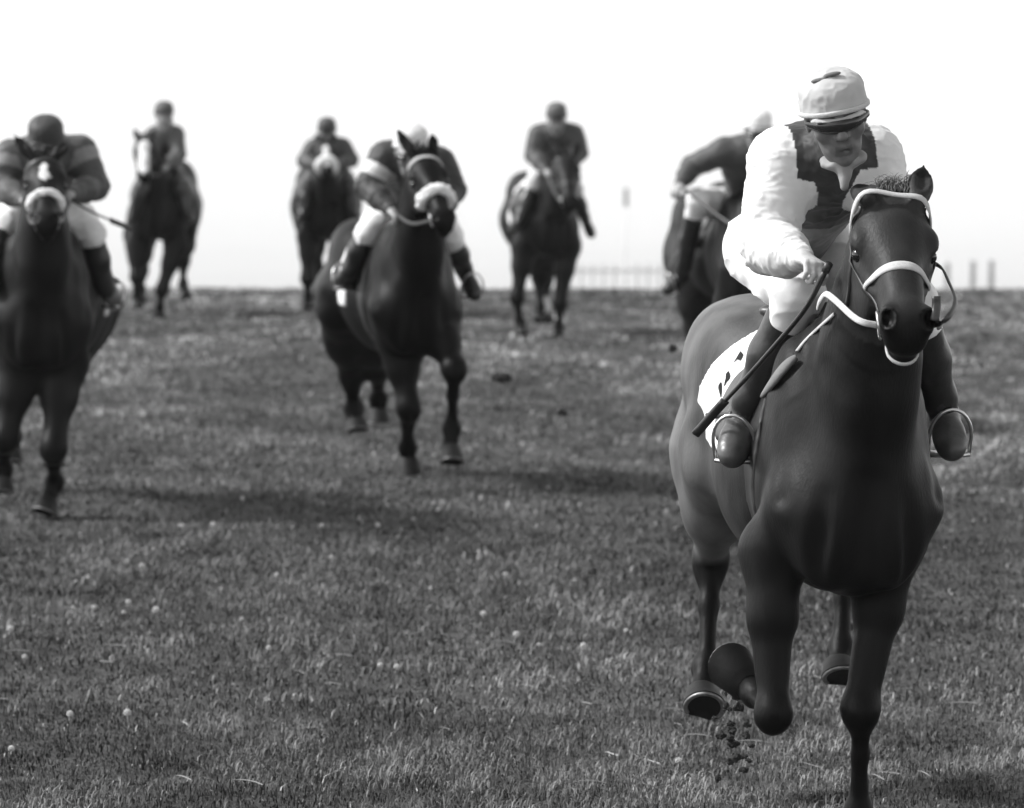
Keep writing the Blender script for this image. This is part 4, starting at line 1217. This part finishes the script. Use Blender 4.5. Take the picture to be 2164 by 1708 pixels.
# ---- leading horse: reins, neck strap, tongue strap
W = lambda px, py, d: P(px, py, HERO.Y0 + d)
rein(HERO, -1, [W(1812, 676, -.62), W(1764, 634, -.45), W(1745, 622, -.36), W(1733, 636, -.34), W(1728, 652, -.31)], .018, .004, M_WEB)
rein(HERO, 1, [W(1996, 678, -.72), W(2019, 640, -.62), W(2006, 600, -.52), W(1984, 562, -.42), W(1940, 556, -.34), W(1870, 590, -.34)], .016, .004)
m = MB(); pts = [W(1979, 626, -.70), W(1979, 650, -.70), W(1975, 678, -.72)]; m.ribbon(spline(pts, 8), [V(.2, -1, .1)] * 8, .024, .006); m.build("rein_guard", M_BROWNTACK, HERO.bridle)
c = HERO.H(.53, 0, -.122); pts = []; nr = []
for an_ in np.linspace(radians(-105), radians(105), 22):
    d = unit(HERO.b * math.sin(an_) + HERO.a * math.cos(an_) - HERO.n * .25)
    p = HERO.S.trace(c + d * .2, -d, .3); pts.append(p + d * .001); nr.append(d)
m = MB(); m.ribbon(pts, nr, .011, .004); m.build("tongue_strap", M_WEB, HERO.bridle)
def on_horse(R, px, py, lift=.004, near=1.4):
    o = P(px, py, R.Y0 - near); d = unit(ray(px, py)); p = R.S.trace(o, d, 4.0)
    return p - d * lift if p is not None else None
pts = [p for p in (on_horse(HERO, *q_) for q_ in ((1762, 664), (1742, 682), (1720, 702), (1700, 722), (1684, 742))) if p is not None]
m = MB(); pts = spline(pts, 16); m.ribbon(pts, HERO.S.grad(pts), .011, .003); m.build("neck_strap", M_WEB, HERO.root)
for R_, J_ in ((H4, J4), (H7, J7), (H2, J2), (H3, J3), (H5, J5), (H6, J6)):
    for s_, kk in ((-1, 'haR'), (1, 'haL')):
        a_ = R_.bit[s_]; b_ = J_.G[kk]
        rein(R_, s_, [a_ * .5 + b_ * .5 - V(0, 0, .04), b_], .018 if R_.Y0 < 35 else .024, .004)
for R_, J_ in ((H4, J4), (H7, J7), (H2, J2)):
    for s_, t_, a_ in ((-1, 'toR', 'anR'), (1, 'toL', 'anL')):
        ft, an = J_.G[t_], J_.G[a_]
        stirrup(R_, ft * .72 + an * .28 + V(0, 0, -.012), unit(ft - an) * V(1, 1, .4), R_.T(-.42, s_ * .32, 1.3))

pts = [p for p in (on_horse(HERO, *q_, .02) for q_ in ((1612, 838), (1630, 812), (1650, 785), (1668, 766), (1684, 755))) if p is not None]
if len(pts) > 2:
    m = MB(); pts = spline(pts, 18); m.ribbon(pts, HERO.S.grad(pts), [.034 * math.sin(.25 + 2.6 * i / 17) + .006 for i in range(18)], .008); m.build("knee_pad", M_CLOTH, HERO.saddle, .17)
# ---- number on the leading horse's cloth (only the strokes that show beside the boot)
def ink(poly):
    m = MB(); v = []
    for (x, y) in poly:
        px, py = 1469.5 + x * .1341, 687 + y * .1341
        o = P(px, py, 13.0); d = unit(ray(px, py)); p = HERO.cloth.trace(o, d, 4.0, .5)
        if p is None: return None
        v.append(p - d * .003)
    v = np.array(v); n = len(v); cen = v.mean(0)
    m.add(np.vstack([v, cen]), [(i, (i + 1) % n, n) for i in range(n)])
    return m
strokes = ([(710, 405), (760, 468), (735, 530), (710, 565), (650, 535), (580, 605), (630, 540), (670, 470)],
           [(518, 718), (545, 765), (553, 810), (540, 850), (515, 880), (498, 895), (455, 972), (450, 950), (460, 885), (472, 850), (478, 770)],
           [(395, 898), (412, 905), (418, 980), (408, 1140), (392, 1135), (375, 1060), (358, 995), (362, 950)])
mm = MB()
for st_ in strokes:
    q_ = ink(st_)
    if q_ is not None: mm.add(np.concatenate(q_.v), q_.f)
if mm.v: mm.build("number_print", M_INK, HERO.root, None, False)

# ---- whips
def whip(name_label, pts, r0, r1, flap):
    p = spline(pts, 24)
    root = empty("riding_whip", p[0], name_label, "whip")
    m = MB(); m.tube(p, list(np.linspace(r0, r1, 24)), 8); m.tube([p[0], p[0] + (p[0] - p[3]) * .4], [r0 * 1.4, r0 * 1.5], 8); m.build("shaft", M_TACK, root)
    d = unit(p[-1] - p[-4]); a = p[-7]
    m = MB(); m.ribbon(spline([a, p[-3], p[-1] + d * .05], 8), [unit(V(.55, -.8, .5))] * 8, flap, .007); m.build("flap", M_TACK, root)
whip("long dark whip slanting down from the leading jockey's hand across his boot", [W(1744, 574, -.36), W(1700, 655, -.28), W(1612, 760, -.12), W(1530, 850, .0), W(1492, 893, .04)], .008, .0055, .026)
X7 = lambda px, py, d: P(px, py, 24.7 + d)
whip("short dark whip sticking out behind the left edge jockey", [X7(152, 424, -.3), X7(190, 446, -.2), X7(225, 462, -.1), X7(262, 477, .0)], .007, .004, .03)

# ---- thrown turf
for i, (px, py, d, r, st, lab) in enumerate((
        (1060, 800, 11.0, .035, (1.6, .8, .9), "dark clod of turf in the air right of the middle horse's knee"),
        (1189, 872, 11.0, .024, (1.2, .8, .8), "small dark clod lying on the grass below the back right horse"),
        (1422, 737, 11.0, .024, (1, 1, 1), "small clod of turf in the air just left of the leading horse's rump"))):
    clod(px, py, 14.0 + d, r, lab, 100 + i, st)

g_ = np.random.default_rng(5)
for i in range(26):
    clod(1550 + g_.normal(0, 20), 1478 + i * 6.2 + g_.normal(0, 9), 14.1 + g_.normal(0, .12), float(g_.uniform(.004, .013)), "crumb of earth flying up below the leading horse's bent foreleg", 200 + i, tuple(g_.uniform(.6, 1.8, 3)), "crumbs of earth under the leading horse")
